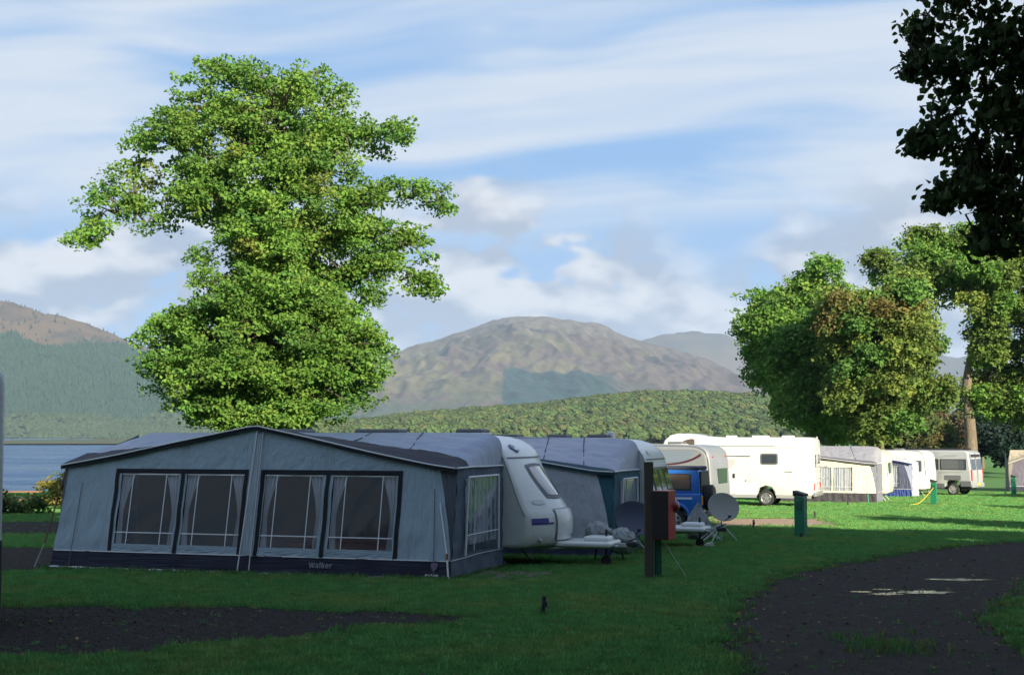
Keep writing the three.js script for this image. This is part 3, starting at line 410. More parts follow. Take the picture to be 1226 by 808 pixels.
/* local frame: x = 0 at the right front corner and -W at the left one, z = 0 at the foot of the front wall, -D at the caravan, y up */
function awning(o) {
  const t = thing('caravan_awning', o.label, 'awning', o.x, o.z, o.turn), { W, D, eave, tab, k = 0.19, sk = 0.32, m } = o;
  const inR = o.inR ?? 0.34, inL = o.inL ?? 0.14, xr = y => -inR * Math.pow(clamp(y / eave), 1.6), xl = y => -W + inL * clamp(y / eave), N = 30;
  const top = x => interp(tab, -x), noise = (a, b) => 0.012 * n2(a * 2.1, b * 2.1);
  // front wall with window openings, leaning back
  const wins = o.wins ?? [], wr = (x, y) => 0.020 * n2(x * 0.9 + 7, y * 1.3) + 0.010 * n2(x * 3.1 + 0.8 * y, y * 1.4 + 5) + 0.005 * n2(x * 9 + 2 * y, y * 3);
  const cuts = [xr(eave), ...wins.flatMap(w => [w[0], w[1]]), xl(eave)].sort((p, q) => q - p), wall = [];
  const piece = (a, b, lo, hi) => wall.push(surf((u, v) => { const x0 = lerp(a, b, u), yb = lo ?? sk, yt = hi ?? top(x0) - 0.035, y = lerp(yb, yt, v), x = a === xr(eave) && u < 1 ? lerp(xr(y), b, u) : b === xl(eave) && u > 0 ? lerp(a, xl(y), u) : x0; return [x, y, 0.012 + wr(x, y)]; }, Math.max(2, Math.round((a - b) / 0.09)), Math.max(2, Math.round(((hi ?? 2) - (lo ?? sk)) / 0.09))));
  for (let i = 0; i < cuts.length - 1; i++) { const mx = (cuts[i] + cuts[i + 1]) / 2, w = wins.find(w => mx < w[0] && mx > w[1]); if (w) { piece(cuts[i], cuts[i + 1], sk, w[2]); piece(cuts[i], cuts[i + 1], w[3], null); } else piece(cuts[i], cuts[i + 1], null, null); }
  part('front_wall', lean(mergeGeometries(wall), k), m.wall, t);
  part('mud_skirt', lean(surf((u, v) => { const y = lerp(0.0, sk, v), x = lerp(xr(y), xl(y), u); return [x, y, 0.016 * Math.sin(u * 40 + 3 * Math.sin(u * 13)) * (1 - v) + 0.02 * n2(u * 14, v)]; }, 120, 4), k, 0.012), m.skirt, t);
  if (o.flap) part('ground_flap', surf((u, v) => { const x = lerp(xr(0), xl(0), u); return [x, 0.028 + 0.012 * n2(u * 22, v * 2) - 0.012 * v, 0.02 + 0.10 * v + 0.02 * n2(u * 9, 3)]; }, 90, 2), M.pale, t);
  part('skirt_seam', lean(box(W - 0.1, 0.018, 0.006, -W / 2, sk, 0.020), k), M.whiteTape, t);
  for (const fr of o.frames ?? []) { const [x1, x0, y0, y1, bars] = fr, b = 0.085, L = [surf((u, v) => { const x = lerp(x0, x1, u), y = y1 - b * (1 - v); return [x, y, 0.020 + wr(x, y)]; }, 30, 2), ...bars.map(bx => surf((u, v) => { const x = bx + (u - 0.5) * b * 0.95, y = lerp(y0, y1, v); return [x, y, 0.022 + wr(x, y)]; }, 2, 20))]; for (const g of L) part('window_border', lean(g, k), m.border, t); }
  for (const w of wins) {
    const [x1, x0, y0, y1] = w, win = part('window', lean(surf((u, v) => [lerp(x0, x1, u), lerp(y0, y1, v), -0.004 + 0.006 * n2(u * 3 + x0, v * 3)], 8, 8), k), M.pvc, t);
    const h = y1 - y0, ww = x1 - x0, L = [];
    for (const f of o.bars ?? [0.2, 0.78]) L.push(lean(box(0.018, h, 0.004, x0 + ww * f, (y0 + y1) / 2, 0.002), k)); L.push(lean(box(ww, 0.018, 0.004, (x0 + x1) / 2, y0 + 0.16 * h, 0.0025), k)); L.push(lean(box(ww, 0.022, 0.005, (x0 + x1) / 2, y1 - 0.012, 0.002), k));
    part('glazing_tape', L, M.whiteTape, win);
    if (o.closed) part('curtain', lean(surf((u, v) => [lerp(x0, x1, u), lerp(y0, y1, v), -0.05 + 0.009 * Math.sin(u * ww * 42 + Math.sin(u * 9))], 60, 3), k), m.curtain ?? M.lace, win);
    else for (const sd of [0, 1]) { // gathered, tied-back curtains
      part('curtain', lean(surf((u, v) => { const y = lerp(y0 - 0.03, y1, v), wd = ww * (v > 0.42 ? lerp(0.075, 0.24, ((v - 0.42) / 0.58) ** 1.5) : lerp(0.11, 0.075, v / 0.42)) * (sd ? 1 : 0.95), x = sd ? x1 - wd * u : x0 + wd * u; return [x, y, -0.05 + 0.02 * Math.sin(u * 19 + v * 2)]; }, 26, 14), k), m.curtain ?? M.curtain, win);
    }
  }
  if (o.plainWin) for (const [x1, x0, y0, y1] of o.plainWin) part('panel', lean(surf((u, v) => [lerp(x0, x1, u), lerp(y0, y1, v), 0.018], 2, 2), k), m.panel, t);
  // corner strips and side walls
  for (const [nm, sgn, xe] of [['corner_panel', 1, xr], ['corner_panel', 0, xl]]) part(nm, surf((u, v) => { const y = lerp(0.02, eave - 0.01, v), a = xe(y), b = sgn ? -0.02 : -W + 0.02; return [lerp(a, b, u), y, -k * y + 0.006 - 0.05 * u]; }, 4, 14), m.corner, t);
  const sideX = (sgn, y, w) => (sgn ? -0.02 : -W + 0.02) + 0.012 * Math.sin(w * 9) + 0.02 * n2(y * 3, w * 5 + sgn * 9);
  const bk = o.backTop ?? eave;
  for (const sgn of [1, 0]) {
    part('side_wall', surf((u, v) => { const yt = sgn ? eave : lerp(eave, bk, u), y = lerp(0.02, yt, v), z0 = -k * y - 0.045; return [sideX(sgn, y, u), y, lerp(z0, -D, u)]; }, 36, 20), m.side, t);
    part('side_seam', tube([0, 0.25, 0.5, 0.75, 1].map(u => [sideX(sgn, sk, u) + (sgn ? 0.012 : -0.012), sk + 0.02 * Math.sin(u * 3), lerp(-k * sk, -D, u)]), 0.008, 16, 4), M.whiteTape, t);
  }
  if (o.sideWin) { // the see-through panel in the right-hand wall
    const [a, b, y0, y1] = o.sideWin, fx = 0.045, sw = part('side_window', surf((u, v) => { const y = lerp(y0, y1, v), z = lerp(a - 0.16 * v, b, u); return [fx, y, z]; }, 6, 6), m.sidePane ?? M.pvc, t);
    part('side_window_tape', [bar([fx + 0.006, y0 - 0.05, a], [fx + 0.006, y1, a - 0.16], 0.022), bar([fx + 0.006, y0 - 0.05, b], [fx + 0.006, y1, b], 0.022), bar([fx + 0.006, y1, a - 0.16], [fx + 0.006, y1, b], 0.022), bar([fx + 0.006, y0 + 0.3, a - 0.05], [fx + 0.006, y0 + 0.3, b], 0.010), bar([fx + 0.006, y0, a - 0.45], [fx + 0.006, y1, a - 0.5], 0.010)], M.whiteTape, sw);
    part('curtain', surf((u, v) => [fx - 0.05 + 0.02 * Math.sin(u * 46), lerp(y0 + 0.12, y1 - 0.02, v), lerp(a - 0.14, b + 0.03, u)], 70, 3), M.lace, sw);
  }
  // roof
  const rh = o.roofTop ?? 2.54, xf = s => lerp(0.0, -W, s), xb = o.backX ?? (s => s < 0.10 ? lerp(-0.02, -0.72, 1 - Math.sqrt(1 - (s / 0.10) ** 2)) : lerp(-0.72, -W + 0.35, (s - 0.1) / 0.9)), hb = s => s < 0.10 ? lerp(eave, rh - 0.02, Math.sqrt(1 - (1 - s / 0.10) ** 2)) : rh;
  const rf = (s, q) => { const x0 = xf(s), h0 = top(x0), z0 = -k * h0 + 0.11, x1 = xb(s), h1 = hb(s); const sag = -0.05 * Math.sin(q * Math.PI) * Math.sin(clamp(s * 1.0) * Math.PI); return [lerp(x0, x1, q), lerp(h0, h1, Math.pow(q, 0.85)) + sag + (0.020 * n2(s * 9, q * 5) + 0.012 * n2(s * 26 + 3 * q, q * 4)) * Math.sin(clamp(q) * Math.PI), lerp(z0, -D, q)]; };
  const q0 = o.band ?? 0.2;
  part('roof', surf((u, v) => rf(u, lerp(q0, 1, v)), 90, 24), m.roof, t);
  if (q0 > 0) part('roof_front_band', surf((u, v) => { const p = rf(u, lerp(0, q0, v)); p[1] += 0.004; return p; }, 90, 5), m.band, t);
  for (const s of o.seams ?? []) part('roof_seam', tube([q0, 0.45, 0.7, 1].map(q => { const p = rf(clamp(s + 0.10 * (1 - q) * (s > 0.5 ? 1 : -1)), q); p[1] += 0.008; return p; }), 0.010, 14, 4), m.band, t);
  part('roof_piping', tube(Array.from({ length: 40 }, (_, i) => { const p = rf(i / 39, 0); p[2] += 0.012; p[1] -= 0.008; return p; }), 0.014, 78, 6), M.whiteTape, t);
  part('eave_piping', tube([0, 0.3, 0.6, 1].map(q => { const p = rf(0, q); p[0] += 0.012; p[1] -= 0.01; return p; }), 0.018, 20, 6), M.whiteTape, t);
  part('valance', surf((u, v) => { const p = rf(u, 0); p[1] -= 0.085 * v; p[2] -= 0.004; return p; }, 80, 2), m.band, t);
  part('added_dark_back', box(W - 0.08, eave - 0.05, 0.012, -W / 2, eave / 2, -D + 0.05), m.lining ?? cloth(0.065, 0.074, 0.088), t);  // added sheet hiding the caravan wall; its dark colour stands in for interior shade
  part('groundsheet', box(W - 0.3, 0.012, D - 0.2, -W / 2, 0.03, -D / 2 - 0.05), M.trim, t);
  return { t, rf, top, xr, xl };
}
function onSlope(g, ax, ay, bx, by, z) { // lays x-y artwork (x across, y up the slope, z outwards) on the body's front slope from point a up to b
  const up = V(bx - ax, by - ay, 0).normalize(), acr = V(0, 0, -1), outw = new THREE.Vector3().crossVectors(acr, up); g.applyMatrix4(new THREE.Matrix4().makeBasis(acr, up, outw)); g.translate(ax, ay, z); return g;
}
function wheelParts(parent, x, y, z, r, w, hub = M.chrome, spokes = 5) {
  const g = new THREE.TorusGeometry(r * 0.78, r * 0.22, 10, 28); g.scale(1, 1, w / (r * 0.44)); g.translate(x, y, z);
  const tyre = part('wheel', g, M.rubber, parent); part('rim', [cyl(r * 0.6, r * 0.6, w * 0.5, x, y, z, 24, 'z')], M.trim, tyre);
  const L = [cyl(r * 0.18, r * 0.16, w * 0.72, x, y, z, 14, 'z')]; for (let k = 0; k < spokes; k++) { const a = k / spokes * T2 + 0.3, s = box(r * 0.55, r * 0.17, w * 0.64); s.translate(r * 0.33, 0, 0); s.rotateZ(a); s.translate(x, y, z); L.push(s); }
  const ring = new THREE.TorusGeometry(r * 0.60, r * 0.055, 6, 24); ring.translate(x, y, z + w * 0.30); L.push(ring); part('hub_cap', L, hub, tyre); return tyre;
}
/* caravan: x = 0 near its front right, nose to +x, near side z = 0, far side z = -2.3 */
const profA = [[0.20, 0.36], [0.36, 0.40], [0.45, 0.50], [0.48, 0.66], [0.485, 0.86], [0.46, 1.00], [0.41, 1.10], [0.35, 1.22], [0.02, 2.09], [-0.05, 2.22], [-0.16, 2.33], [-0.34, 2.43], [-0.6, 2.50], [-1.1, 2.545], [-2, 2.56], [-6.4, 2.56], [-6.9, 2.50], [-7.2, 2.3], [-7.32, 1.9], [-7.35, 0.5], [-7.25, 0.36]];
const profB = [[0.20, 0.36], [0.34, 0.40], [0.40, 0.52], [0.41, 0.9], [0.38, 1.1], [0.14, 1.98], [0.08, 2.15], [-0.04, 2.30], [-0.22, 2.42], [-0.5, 2.50], [-1.0, 2.54], [-5.6, 2.54], [-6.1, 2.46], [-6.3, 2.2], [-6.35, 0.5], [-6.25, 0.36]];
const profC = [[0.0, 0.36], [0.10, 0.42], [0.13, 0.6], [0.13, 1.2], [0.06, 2.1], [0.0, 2.28], [-0.12, 2.40], [-0.35, 2.48], [-0.7, 2.50], [-4.6, 2.50], [-5.0, 2.4], [-5.3, 1.9], [-5.5, 0.9], [-5.4, 0.36]];
const noseX = (P, y) => { for (let i = 1; i < P.length; i++) if (P[i][1] >= y && P[i - 1][1] <= y) return lerp(P[i - 1][0], P[i][0], (y - P[i - 1][1]) / Math.max(1e-6, P[i][1] - P[i - 1][1])); return 0; };
const bowAt = (z, y, w, bow) => bow * (1 - ((z + w / 2) / (w / 2)) ** 2) * (1 - 0.72 * smooth(1.0, 2.15, y)) * (1 - smooth(2.1, 2.5, y));
function loft(P, w, b, bow) { // body shell: side profile carried across the width, edges rounded, nose bowed outwards
  const sm = [], n = P.length; for (let i = 0; i < n; i++) { const a = P[i], c = P[(i + 1) % n], L = Math.hypot(c[0] - a[0], c[1] - a[1]), k = Math.max(1, Math.min(6, Math.round(L / 0.18))); for (let q = 0; q < k; q++) sm.push([lerp(a[0], c[0], q / k), lerp(a[1], c[1], q / k)]); }
  const N = sm.length, cx = (Math.max(...sm.map(p => p[0])) + Math.min(...sm.map(p => p[0]))) / 2, cy = 1.3, Z = []; for (let i = 0; i <= 5; i++) { const a = i / 5 * Math.PI / 2; Z.push([-b * (1 - Math.sin(a)), b * (1 - Math.cos(a))]); } for (let i = 1; i < 12; i++) Z.push([lerp(-b, -w + b, i / 12), 0]); for (let i = 5; i >= 0; i--) { const a = i / 5 * Math.PI / 2; Z.push([-w + b * (1 - Math.sin(a)), b * (1 - Math.cos(a))]); }
  Z.forEach((q, i) => { if (i <= 5) { const a = i / 5 * Math.PI / 2; q[0] = -b * Math.sin(a) * 1; q[1] = b * (1 - Math.sin(a)); q[0] = -b * (1 - Math.cos(a)); } if (i >= Z.length - 6) { const a = (Z.length - 1 - i) / 5 * Math.PI / 2; q[0] = -w + b * (1 - Math.cos(a)); q[1] = b * (1 - Math.sin(a)); } });
  const dir = sm.map((p, i) => { const a = sm[(i + N - 1) % N], c = sm[(i + 1) % N], dx = c[0] - a[0], dy = c[1] - a[1], l = Math.hypot(dx, dy) || 1; return [-dy / l, dx / l]; });   // inward
  const shell = surf((u, v) => { const i = Math.round(u * N) % N, [z, ins] = Z[Math.round(v * (Z.length - 1))], p = sm[i], x = p[0] + dir[i][0] * ins, y = p[1] + dir[i][1] * ins; return [x + (x > cx ? bowAt(z, y, w, bow) * smooth(-0.9, 0.0, x) : 0), y, z]; }, N, Z.length - 1);
  const cap = z => { const g = new THREE.ShapeGeometry(new THREE.Shape(sm.map((p, i) => new THREE.Vector2(p[0] + dir[i][0] * b, p[1] + dir[i][1] * b)))); g.translate(0, 0, z); return g; };
  return toCreasedNormals(merge([shell, cap(0), cap(-w)]), 0.6);
}
function caravan(o) {
  const t = thing('caravan', o.label, 'caravan', o.x, o.z, o.turn, o.group), w = 2.3, P = o.prof, b = o.bevel ?? 0.09;
  part('body', loft(P, w, b, o.bow ?? 0), o.m, t);
  part('chassis', [box(5.6, 0.10, 0.08, -3.2, 0.33, -0.6), box(5.6, 0.10, 0.08, -3.2, 0.33, -1.7), box(0.08, 0.08, 1.9, -3.4, 0.33, -1.15)], M.black, t);
  for (const z of [-0.16, -w + 0.16]) wheelParts(t, -3.7, 0.31, z, 0.31, 0.18);
  for (const x of [-0.35, -6.0]) if (x > P[P.length - 1][0]) for (const z of [-0.4, -1.9]) part('corner_steady', [bar([x, 0.34, z], [x + 0.28, 0.02, z], 0.022), box(0.12, 0.02, 0.12, x + 0.28, 0.012, z)], M.steel, t);
  // A-frame with its cover, jockey wheel and hitch
  if (o.hitch !== false) {
    const x0 = P.reduce((a, p) => Math.max(a, p[0]), -9) - 0.35 + (o.bow ?? 0), c = -w / 2;
    const df = part('drawbar', [bar([x0 - 0.2, 0.33, c + 0.55], [x0 + 1.35, 0.37, c + 0.03], 0.035), bar([x0 - 0.2, 0.33, c - 0.55], [x0 + 1.35, 0.37, c - 0.03], 0.035), box(0.25, 0.07, 0.09, x0 + 1.42, 0.40, c)], M.steel, t);
    part('drawbar_cover', [rbox(1.15, 0.11, 0.95, 0.05, x0 + 0.72, 0.42, c), rbox(0.5, 0.14, 0.5, 0.06, x0 + 0.95, 0.50, c)], M.white, df);
    part('jockey_wheel', [cyl(0.10, 0.10, 0.06, x0 + 1.12, 0.10, c + 0.06, 16, 'z'), cyl(0.022, 0.022, 0.55, x0 + 1.12, 0.42, c + 0.06)], M.rubber, df);
    part('hitch_head', [rbox(0.24, 0.10, 0.10, 0.03, x0 + 1.62, 0.42, c), bar([x0 + 1.5, 0.46, c], [x0 + 1.72, 0.54, c], 0.015)], M.black, df);
  }
  for (const [x, z, l] of o.vents ?? [[-1.7, -0.75, 0.55], [-4.4, -0.9, 0.9]]) { const top = P.reduce((a, p) => Math.max(a, p[1]), 0), v = part('roof_light', rbox(l, 0.09, 0.55, 0.04, x, top + 0.055, z), M.trim, t); part('frame', rbox(l + 0.08, 0.03, 0.62, 0.012, x, top + 0.008, z), M.white, v); }
  // near side: windows, door, awning rail
  const rail = P.filter(p => p[1] > 0.9 && p[0] > -6.8).map(p => [p[0] - 0.02, p[1] - 0.005, 0.012]); if (rail.length > 3) part('awning_rail', tube(rail, 0.015, 50, 5), M.steel, t);
  for (const [x0, x1, y0, y1] of o.sideWins ?? [[-2.6, -1.4, 1.15, 1.75], [-6.2, -5.2, 1.15, 1.75]]) { const f = part('side_window', extr(roundRect(x0, y0, x1, y1, 0.08), 0.03, 0.008).translate(0, 0, -0.008), M.trim, t); part('pane', extr(roundRect(x0 + 0.05, y0 + 0.05, x1 - 0.05, y1 - 0.05, 0.06), 0.02, 0.004).translate(0, 0, 0.010), M.glass, f); }
  const dr = part('door', extr(roundRect(-4.3, 0.45, -3.65, 2.15, 0.08), 0.025, 0.006).translate(0, 0, -0.006), M.white, t); part('handle', rbox(0.10, 0.04, 0.04, 0.012, -3.75, 1.2, 0.03), M.black, dr);
  o.more?.(t, P, w); return t;
}
const TURN = THREE.MathUtils.degToRad(-18);
function toWorld(ox, oz, turn, x, z) { const c = Math.cos(turn), s = Math.sin(turn); return [ox + x * c + z * s, oz - x * s + z * c]; }
const font = await new FontLoader().loadAsync('fonts/droid/droid_sans_bold.typeface.json');
const words = (s, size, depth = 0.006) => { const g = new TextGeometry(s, { font, size, depth, curveSegments: 4, bevelEnabled: false }); g.computeBoundingBox(); g.translate(-(g.boundingBox.max.x + g.boundingBox.min.x) / 2, -size / 2, 0); return g; };
{ // the big awning and its caravan
  const ox = -1.06, oz = -24.4, D = 2.9;
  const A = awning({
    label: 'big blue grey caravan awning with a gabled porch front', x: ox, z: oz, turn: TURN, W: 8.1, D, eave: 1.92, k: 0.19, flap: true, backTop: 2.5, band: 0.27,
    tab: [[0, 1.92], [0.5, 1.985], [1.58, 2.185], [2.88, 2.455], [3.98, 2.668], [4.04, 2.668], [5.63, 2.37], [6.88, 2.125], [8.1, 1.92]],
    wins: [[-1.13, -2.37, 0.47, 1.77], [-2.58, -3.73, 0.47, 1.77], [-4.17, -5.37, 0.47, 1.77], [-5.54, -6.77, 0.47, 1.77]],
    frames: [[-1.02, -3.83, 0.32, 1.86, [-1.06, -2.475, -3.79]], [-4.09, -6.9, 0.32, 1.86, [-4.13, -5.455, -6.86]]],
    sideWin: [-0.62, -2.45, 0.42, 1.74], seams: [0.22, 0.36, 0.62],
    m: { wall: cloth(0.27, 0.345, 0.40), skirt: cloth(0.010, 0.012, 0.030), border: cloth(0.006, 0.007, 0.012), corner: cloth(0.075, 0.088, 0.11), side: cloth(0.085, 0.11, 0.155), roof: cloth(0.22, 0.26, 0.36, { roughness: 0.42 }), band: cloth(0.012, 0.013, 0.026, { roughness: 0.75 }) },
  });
  const t = A.t, k = 0.19, pole = (x0, y0, z0, x1, y1, z1, r, m, n) => part(n, bar([x0, y0, z0 - k * y0], [x1, y1, z1 - k * y1], r), m, t);
  part('centre_strip', lean(box(0.14, 2.2, 0.012, -3.96, 1.42, 0.030), k), cloth(0.36, 0.41, 0.45), t);
  pole(-3.98, 2.6, 0.05, -4.06, 0.02, 0.12, 0.011, M.whiteTape, 'strap'); pole(-3.86, 2.55, 0.05, -3.84, 0.02, 0.10, 0.009, M.whiteTape, 'strap');
  pole(-8.0, 1.86, 0.05, -8.16, 0.45, 0.20, 0.016, mat(0.13, 0.06, 0.035, 0.7), 'storm_strap'); pole(-8.16, 0.45, 0.20, -8.24, 0.02, 0.30, 0.009, M.pale, 'storm_strap');
  pole(-7.62, 1.6, 0.03, -7.66, 0.03, 0.06, 0.006, M.trim, 'zip'); pole(-0.40, 1.55, 0.03, -0.30, 0.03, 0.05, 0.006, M.trim, 'zip');
  part('corner_strap', [bar([-0.27, 1.3, -0.2], [-0.06, 0.42, 0.02], 0.012), bar([-0.06, 0.42, 0.02], [0.0, 0.02, 0.10], 0.016)], M.whiteTape, t); part('strap_spring', cyl(0.022, 0.022, 0.11, -0.055, 0.40, 0.03), M.woodRed, t);
  const wm = mat(0.20, 0.21, 0.24, 0.7); part('lettering', lean(words('Walker', 0.095).translate(-2.46, 0.19, 0.045), k), wm, t);
  part('emblem', lean(extr(curvePts([[-0.06, 0.06], [0, 0.07], [0.06, 0.06], [0.055, -0.01], [0, -0.075], [-0.055, -0.01], [-0.06, 0.06]], 30), 0.006).translate(-0.30, 0.22, 0.045), k), mat(0.13, 0.10, 0.16, 0.7), t);
  { const L = []; for (let i = 0; i < 7; i++) L.push(lean(box(0.026, 0.028 + 0.014 * (i % 3 === 0), 0.005, -0.44 + i * 0.034, 0.075 + 0.004 * (i % 2), 0.05), k)); part('wordmark', L, mat(0.55, 0.56, 0.58, 0.6), t); }
  const [cx, cz] = toWorld(ox, oz, TURN, 0, -D);
  caravan({
    label: 'white caravan with sloping nose joined to the big awning', x: cx, z: cz, turn: TURN, prof: profA, bow: 0.50, m: M.white, vents: [[-0.95, -0.9, 0.55], [-2.9, -0.8, 0.95], [-5.0, -1.1, 0.7]],
    more: (c, P, w) => {
      const mid = -w / 2, on = (z0, z1, y0, y1, off, m, name, par, nu = 14, nv = 8, rd = 0.14) => part(name, surf((u, v) => { const a = u * 2 - 1, b = v * 2 - 1, uu = 0.5 + 0.5 * a * Math.sqrt(1 - rd * b * b), vv = 0.5 + 0.5 * b * Math.sqrt(1 - rd * a * a), y = lerp(y0, y1, vv), z = lerp(z0, z1, uu); return [noseX(P, y) + bowAt(z, y, w, 0.50) + off, y, z]; }, nu, nv), m, par ?? c);
      const fw = on(-0.62, -1.68, 1.30, 1.98, 0.018, M.trim, 'front_window'); on(-0.70, -1.60, 1.36, 1.92, 0.028, M.glass, 'pane', fw);
      on(-0.08, -w + 0.08, 2.085, 2.11, 0.012, M.trim, 'trim_line', null, 20, 2, 0);
      on(-0.06, -w + 0.06, 0.36, 0.47, 0.05, M.white, 'bumper', null, 20, 4, 0.02);
      const lk = on(-0.62, -2.02, 0.50, 1.10, 0.030, M.white, 'gas_locker_lid', null, 16, 8, 0.05); on(-0.60, -2.04, 0.485, 1.115, 0.012, M.grey, 'seal', lk, 16, 8, 0.05); on(-1.22, -1.34, 0.55, 0.59, 0.05, M.black, 'handle', lk, 2, 2);
      for (const z of [-0.26, -w + 0.26]) part('marker_lamp', cyl(0.05, 0.05, 0.03, 0, 0, 0, 16, 'x').translate(noseX(P, 0.5) + bowAt(z, 0.5, w, 0.50) + 0.02, 0.52, z), M.chrome, c);
      on(-0.22, -0.52, 1.20, 1.29, 0.014, M.steel, 'badge', null, 8, 4, 0.3); part('grip', bar([0.03, 2.04, -0.17], [0.07, 1.92, -0.17], 0.014), M.grey, c);
      on(-0.07, -0.42, 0.86, 0.94, 0.010, M.purple, 'stripe', null, 8, 2, 0); on(-0.07, -0.55, 0.82, 0.855, 0.010, M.purple, 'stripe', null, 8, 2, 0);
      const sw = new THREE.Shape(); sw.moveTo(-0.16, 0); sw.bezierCurveTo(-0.08, 0.16, 0.10, 0.14, 0.15, 0.02); sw.bezierCurveTo(0.06, 0.07, -0.02, 0.05, -0.02, -0.03); sw.bezierCurveTo(0.02, -0.10, 0.10, -0.08, 0.16, -0.05); sw.bezierCurveTo(0.08, -0.17, -0.10, -0.16, -0.16, 0);
      part('logo', onSlope(extr(sw, 0.012, 0), -0.05, 2.22, -0.34, 2.43, -0.70).translate(0.02, 0.06, 0), mat(0.10, 0.13, 0.28, 0.5), c);
    },
  });
  const [rx, rz] = toWorld(ox, oz, TURN, -2.6, -1.4); const rug = thing('storage_chest', 'low dark red covered chest inside the big awning', 'chest', rx, rz, TURN, null, ground(rx, rz) + 0.04); part('box', rbox(2.2, 0.5, 0.5, 0.04, 0, 0.25, 0), cloth(0.20, 0.03, 0.035), rug); part('lid', rbox(2.26, 0.06, 0.56, 0.02, 0, 0.53, 0), cloth(0.23, 0.04, 0.04), rug);
  const [mx, mz] = toWorld(ox, oz, TURN, 0.75, -0.9); const mt = thing('doormat', 'dark brown mat on the grass beside the big awning wall', 'mat', mx, mz, TURN); part('mat', surf((u, v) => [lerp(-0.65, 0.65, u), 0.035 + 0.02 * n2(u * 4, v * 4), lerp(-0.7, 0.7, v)], 14, 14), cloth(0.09, 0.065, 0.05), mt);
}
{ // the teal awning and its caravan
  const ox = 2.1, oz = -30, D = 2.8, teal = cloth(0.02, 0.085, 0.115);
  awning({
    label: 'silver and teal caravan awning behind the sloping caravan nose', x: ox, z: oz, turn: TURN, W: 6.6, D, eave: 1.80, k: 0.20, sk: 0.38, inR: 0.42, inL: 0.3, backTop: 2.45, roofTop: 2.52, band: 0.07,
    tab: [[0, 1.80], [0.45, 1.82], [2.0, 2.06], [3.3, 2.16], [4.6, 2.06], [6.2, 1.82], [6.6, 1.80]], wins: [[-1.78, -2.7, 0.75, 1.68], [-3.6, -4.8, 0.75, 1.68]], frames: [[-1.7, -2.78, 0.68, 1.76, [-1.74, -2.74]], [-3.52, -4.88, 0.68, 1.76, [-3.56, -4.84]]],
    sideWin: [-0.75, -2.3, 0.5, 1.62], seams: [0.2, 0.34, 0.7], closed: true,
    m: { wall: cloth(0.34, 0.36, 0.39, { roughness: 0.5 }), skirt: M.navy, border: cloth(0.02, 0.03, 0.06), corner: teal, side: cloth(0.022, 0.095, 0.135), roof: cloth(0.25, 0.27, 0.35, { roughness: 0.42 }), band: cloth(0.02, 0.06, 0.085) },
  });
  const [cx, cz] = toWorld(ox, oz, TURN, 0, -D);
  caravan({
    label: 'white caravan with upright front window behind the red box', x: cx, z: cz, turn: TURN, prof: profB, m: M.white, vents: [[-1.2, -0.9, 0.5], [-2.2, -0.9, 0.5], [-3.6, -0.9, 0.8]],
    more: (c, P, w) => {
      const a = [0.38, 1.1], b = [0.14, 1.98], mid = -w / 2;
      for (const [x0, x1] of [[-0.95, -0.33], [-0.28, 0.28], [0.33, 0.95]]) { const fw = part('front_window', onSlope(extr(roundRect(x0, 0.02, x1, 0.80, 0.07), 0.03, 0.008).translate(0, 0, -0.01), ...a, ...b, mid), M.trim, c); part('pane', onSlope(extr(roundRect(x0 + 0.04, 0.06, x1 - 0.04, 0.76, 0.06), 0.03, 0.006).translate(0, 0, 0.002), ...a, ...b, mid), M.glass, fw); }
      const lk = part('gas_locker_lid', rbox(0.05, 0.55, 1.5, 0.024, 0.40, 0.74, mid), M.white, c); part('handle', rbox(0.03, 0.04, 0.10, 0.012, 0.43, 0.55, mid), M.black, lk);
      part('trim_line', box(0.02, 0.02, w - 0.2, 0.125, 2.06, mid), M.trim, c);
      part('logo', onSlope(extr([[-0.1, 0], [0.02, 0.08], [0.1, 0.1], [0.03, 0], [0.1, -0.06]], 0.008), 0.08, 2.15, -0.04, 2.30, -0.6).translate(-0.03, 0.03, 0), mat(0.05, 0.07, 0.2, 0.5), c);
      part('aerial_pod', extr([[-0.13, 0], [0.13, 0], [0.11, 0.17], [0.02, 0.19], [-0.12, 0.10]], 0.2, 0.02).translate(-1.0, 2.52, -1.2), M.white, c);
    },
  });
}
